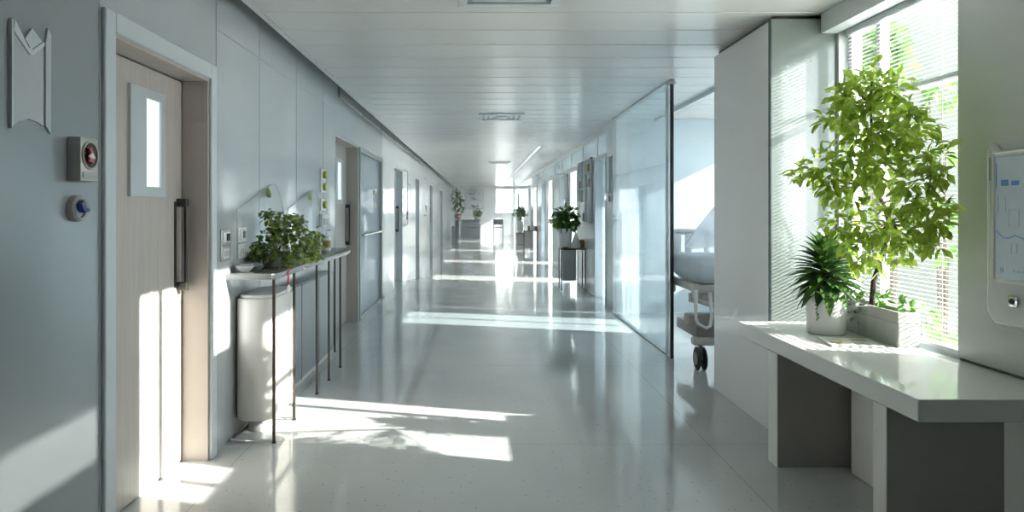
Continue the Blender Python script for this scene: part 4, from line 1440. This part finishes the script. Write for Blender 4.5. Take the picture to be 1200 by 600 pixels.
ep = thing('potted_plant', 'small bright plant in a white bowl on the reception desk', 'plant', (-.12, 34.65, .84))
MB().lathe([(0, 0), (.10, 0), (.16, .10), (.15, .12), (0, .10)], (-.12, 34.65, .84), 20).build('pot', 'white_ceramic', ep)
b = MB()
cluster(b, (-.12, 34.65, 1.16), .20, 150, .13, .06)
b.build('foliage', 'outdoor_leaf', ep)

fp = thing('potted_plant', 'tall thin green plant in the far left corner', 'plant', (-1.25, 34.3, 0))
MB().lathe([(0, 0), (.14, 0), (.17, .5), (.16, .52), (0, .48)], (-1.24, 34.3, 0), 20).build('pot', 'cabinet_mid', fp)
b = MB()
for (dx, z_, r_, n) in ((0, 2.0, .26, 80), (.15, 1.75, .2, 60), (-.03, 1.45, .16, 40), (.28, 1.35, .14, 30), (.06, 2.25, .14, 30), (.12, 1.1, .1, 16)):
    cluster(b, (-1.20 + dx, 34.3, z_), r_, n, .14, .07)
for v in b.bm.verts:
    v.co.x = max(v.co.x, XL + .02)
b.build('foliage', 'outdoor_leaf', fp)
b = MB(); b.tube([(-1.24, 34.3, .48), (-1.22, 34.3, 1.2), (-1.18, 34.3, 2.1)], .018, 6, taper=.5); b.tube([(-1.22, 34.3, 1.0), (-.95, 34.3, 1.35)], .01, 5)
b.build('trunk', 'bark', fp)

fv = thing('flower_vase', 'grey vase of red flowers beside the reception desk', 'vase', (-1.08, 33.2, 0))
MB().lathe([(0, 0), (.10, 0), (.08, .5), (.11, .82), (.10, .84), (0, .8)], (-1.08, 33.2, 0), 20).build('vase_body', 'cabinet_grey', fv)
b = MB(); cluster(b, (-1.08, 33.2, 1.0), .13, 60, .10, .07); b.build('flowers', 'red_petal', fv)
b = MB()
for k in range(6):
    b.tube([(-1.08, 33.2, .8), (-1.08 + .08 * math.cos(k), 33.2 + .08 * math.sin(k), .98)], .006, 5)
b.build('stems', 'bush_leaf', fv)

ch = thing('visitor_chair', 'slim grey metal visitor chair below the far window', 'chair', (.95, 34.6, 0))
MB().box(.70, 1.20, 34.35, 34.85, .43, .47, bevel=.012).build('seat', 'cabinet_mid', ch)
MB().box(.70, 1.20, 34.83, 34.87, .58, .86, bevel=.012).build('backrest', 'cabinet_mid', ch)
for (x_, y_, h) in ((.72, 34.38, .62), (1.18, 34.38, .62), (.72, 34.85, .84), (1.18, 34.85, .84)):
    MB().tube([(x_, y_, 0), (x_, y_, h)], .016, 8).build('leg', 'cabinet_grey', ch)
for x_ in (.72, 1.18):
    MB().tube([(x_, 34.38, .62), (x_, 34.85, .66)], .016, 8).build('armrest', 'cabinet_grey', ch)

# ------------------------------------------------------------------ planting outside the bay window
def outdoor(label, spec, base, leaf, n_mult=1.0):
    t = thing('outdoor_shrub', label, 'shrub', base, 'shrubs outside the bay window')
    b = MB(); st = MB()
    for (px, py, rp, n, Y) in spec:
        c = bp(px, py, Y)
        cluster(b, c, rp * Y / F, int(n * n_mult), leaf, leaf * .55)
        st.tube([Vector(base), (Vector(base) + c) / 2 + Vector((.05, .05, 0)), c], .010, 5, taper=.4)
    b.build('foliage', 'outdoor_leaf', t)
    st.build('stems', 'bark', t)


def zb(px, Y):
    return ((px - VX) * Y / F, Y, -.15)


outdoor('tall light green shrub outside, behind the tree top', [(1005, 55, 16, 40, 4.6), (1035, 40, 14, 34, 4.6), (1020, 75, 16, 36, 4.6), (1052, 70, 14, 30, 4.5), (1042, 55, 12, 26, 4.55)], zb(1045, 4.6), .11)
outdoor('low bright shrub outside below the window', [(1085, 372, 16, 30, 4.2), (1100, 400, 16, 34, 4.2), (1112, 410, 12, 26, 4.1), (1078, 395, 14, 26, 4.3), (1112, 300, 10, 12, 4.2)], zb(1100, 4.2), .09)
outdoor('dark soft shrub outside at mid height of the window', [(1100, 250, 14, 26, 4.7), (1104, 108, 14, 18, 4.75), (1088, 98, 10, 12, 4.75), (1108, 175, 10, 10, 4.7)], zb(1104, 4.7), .10)
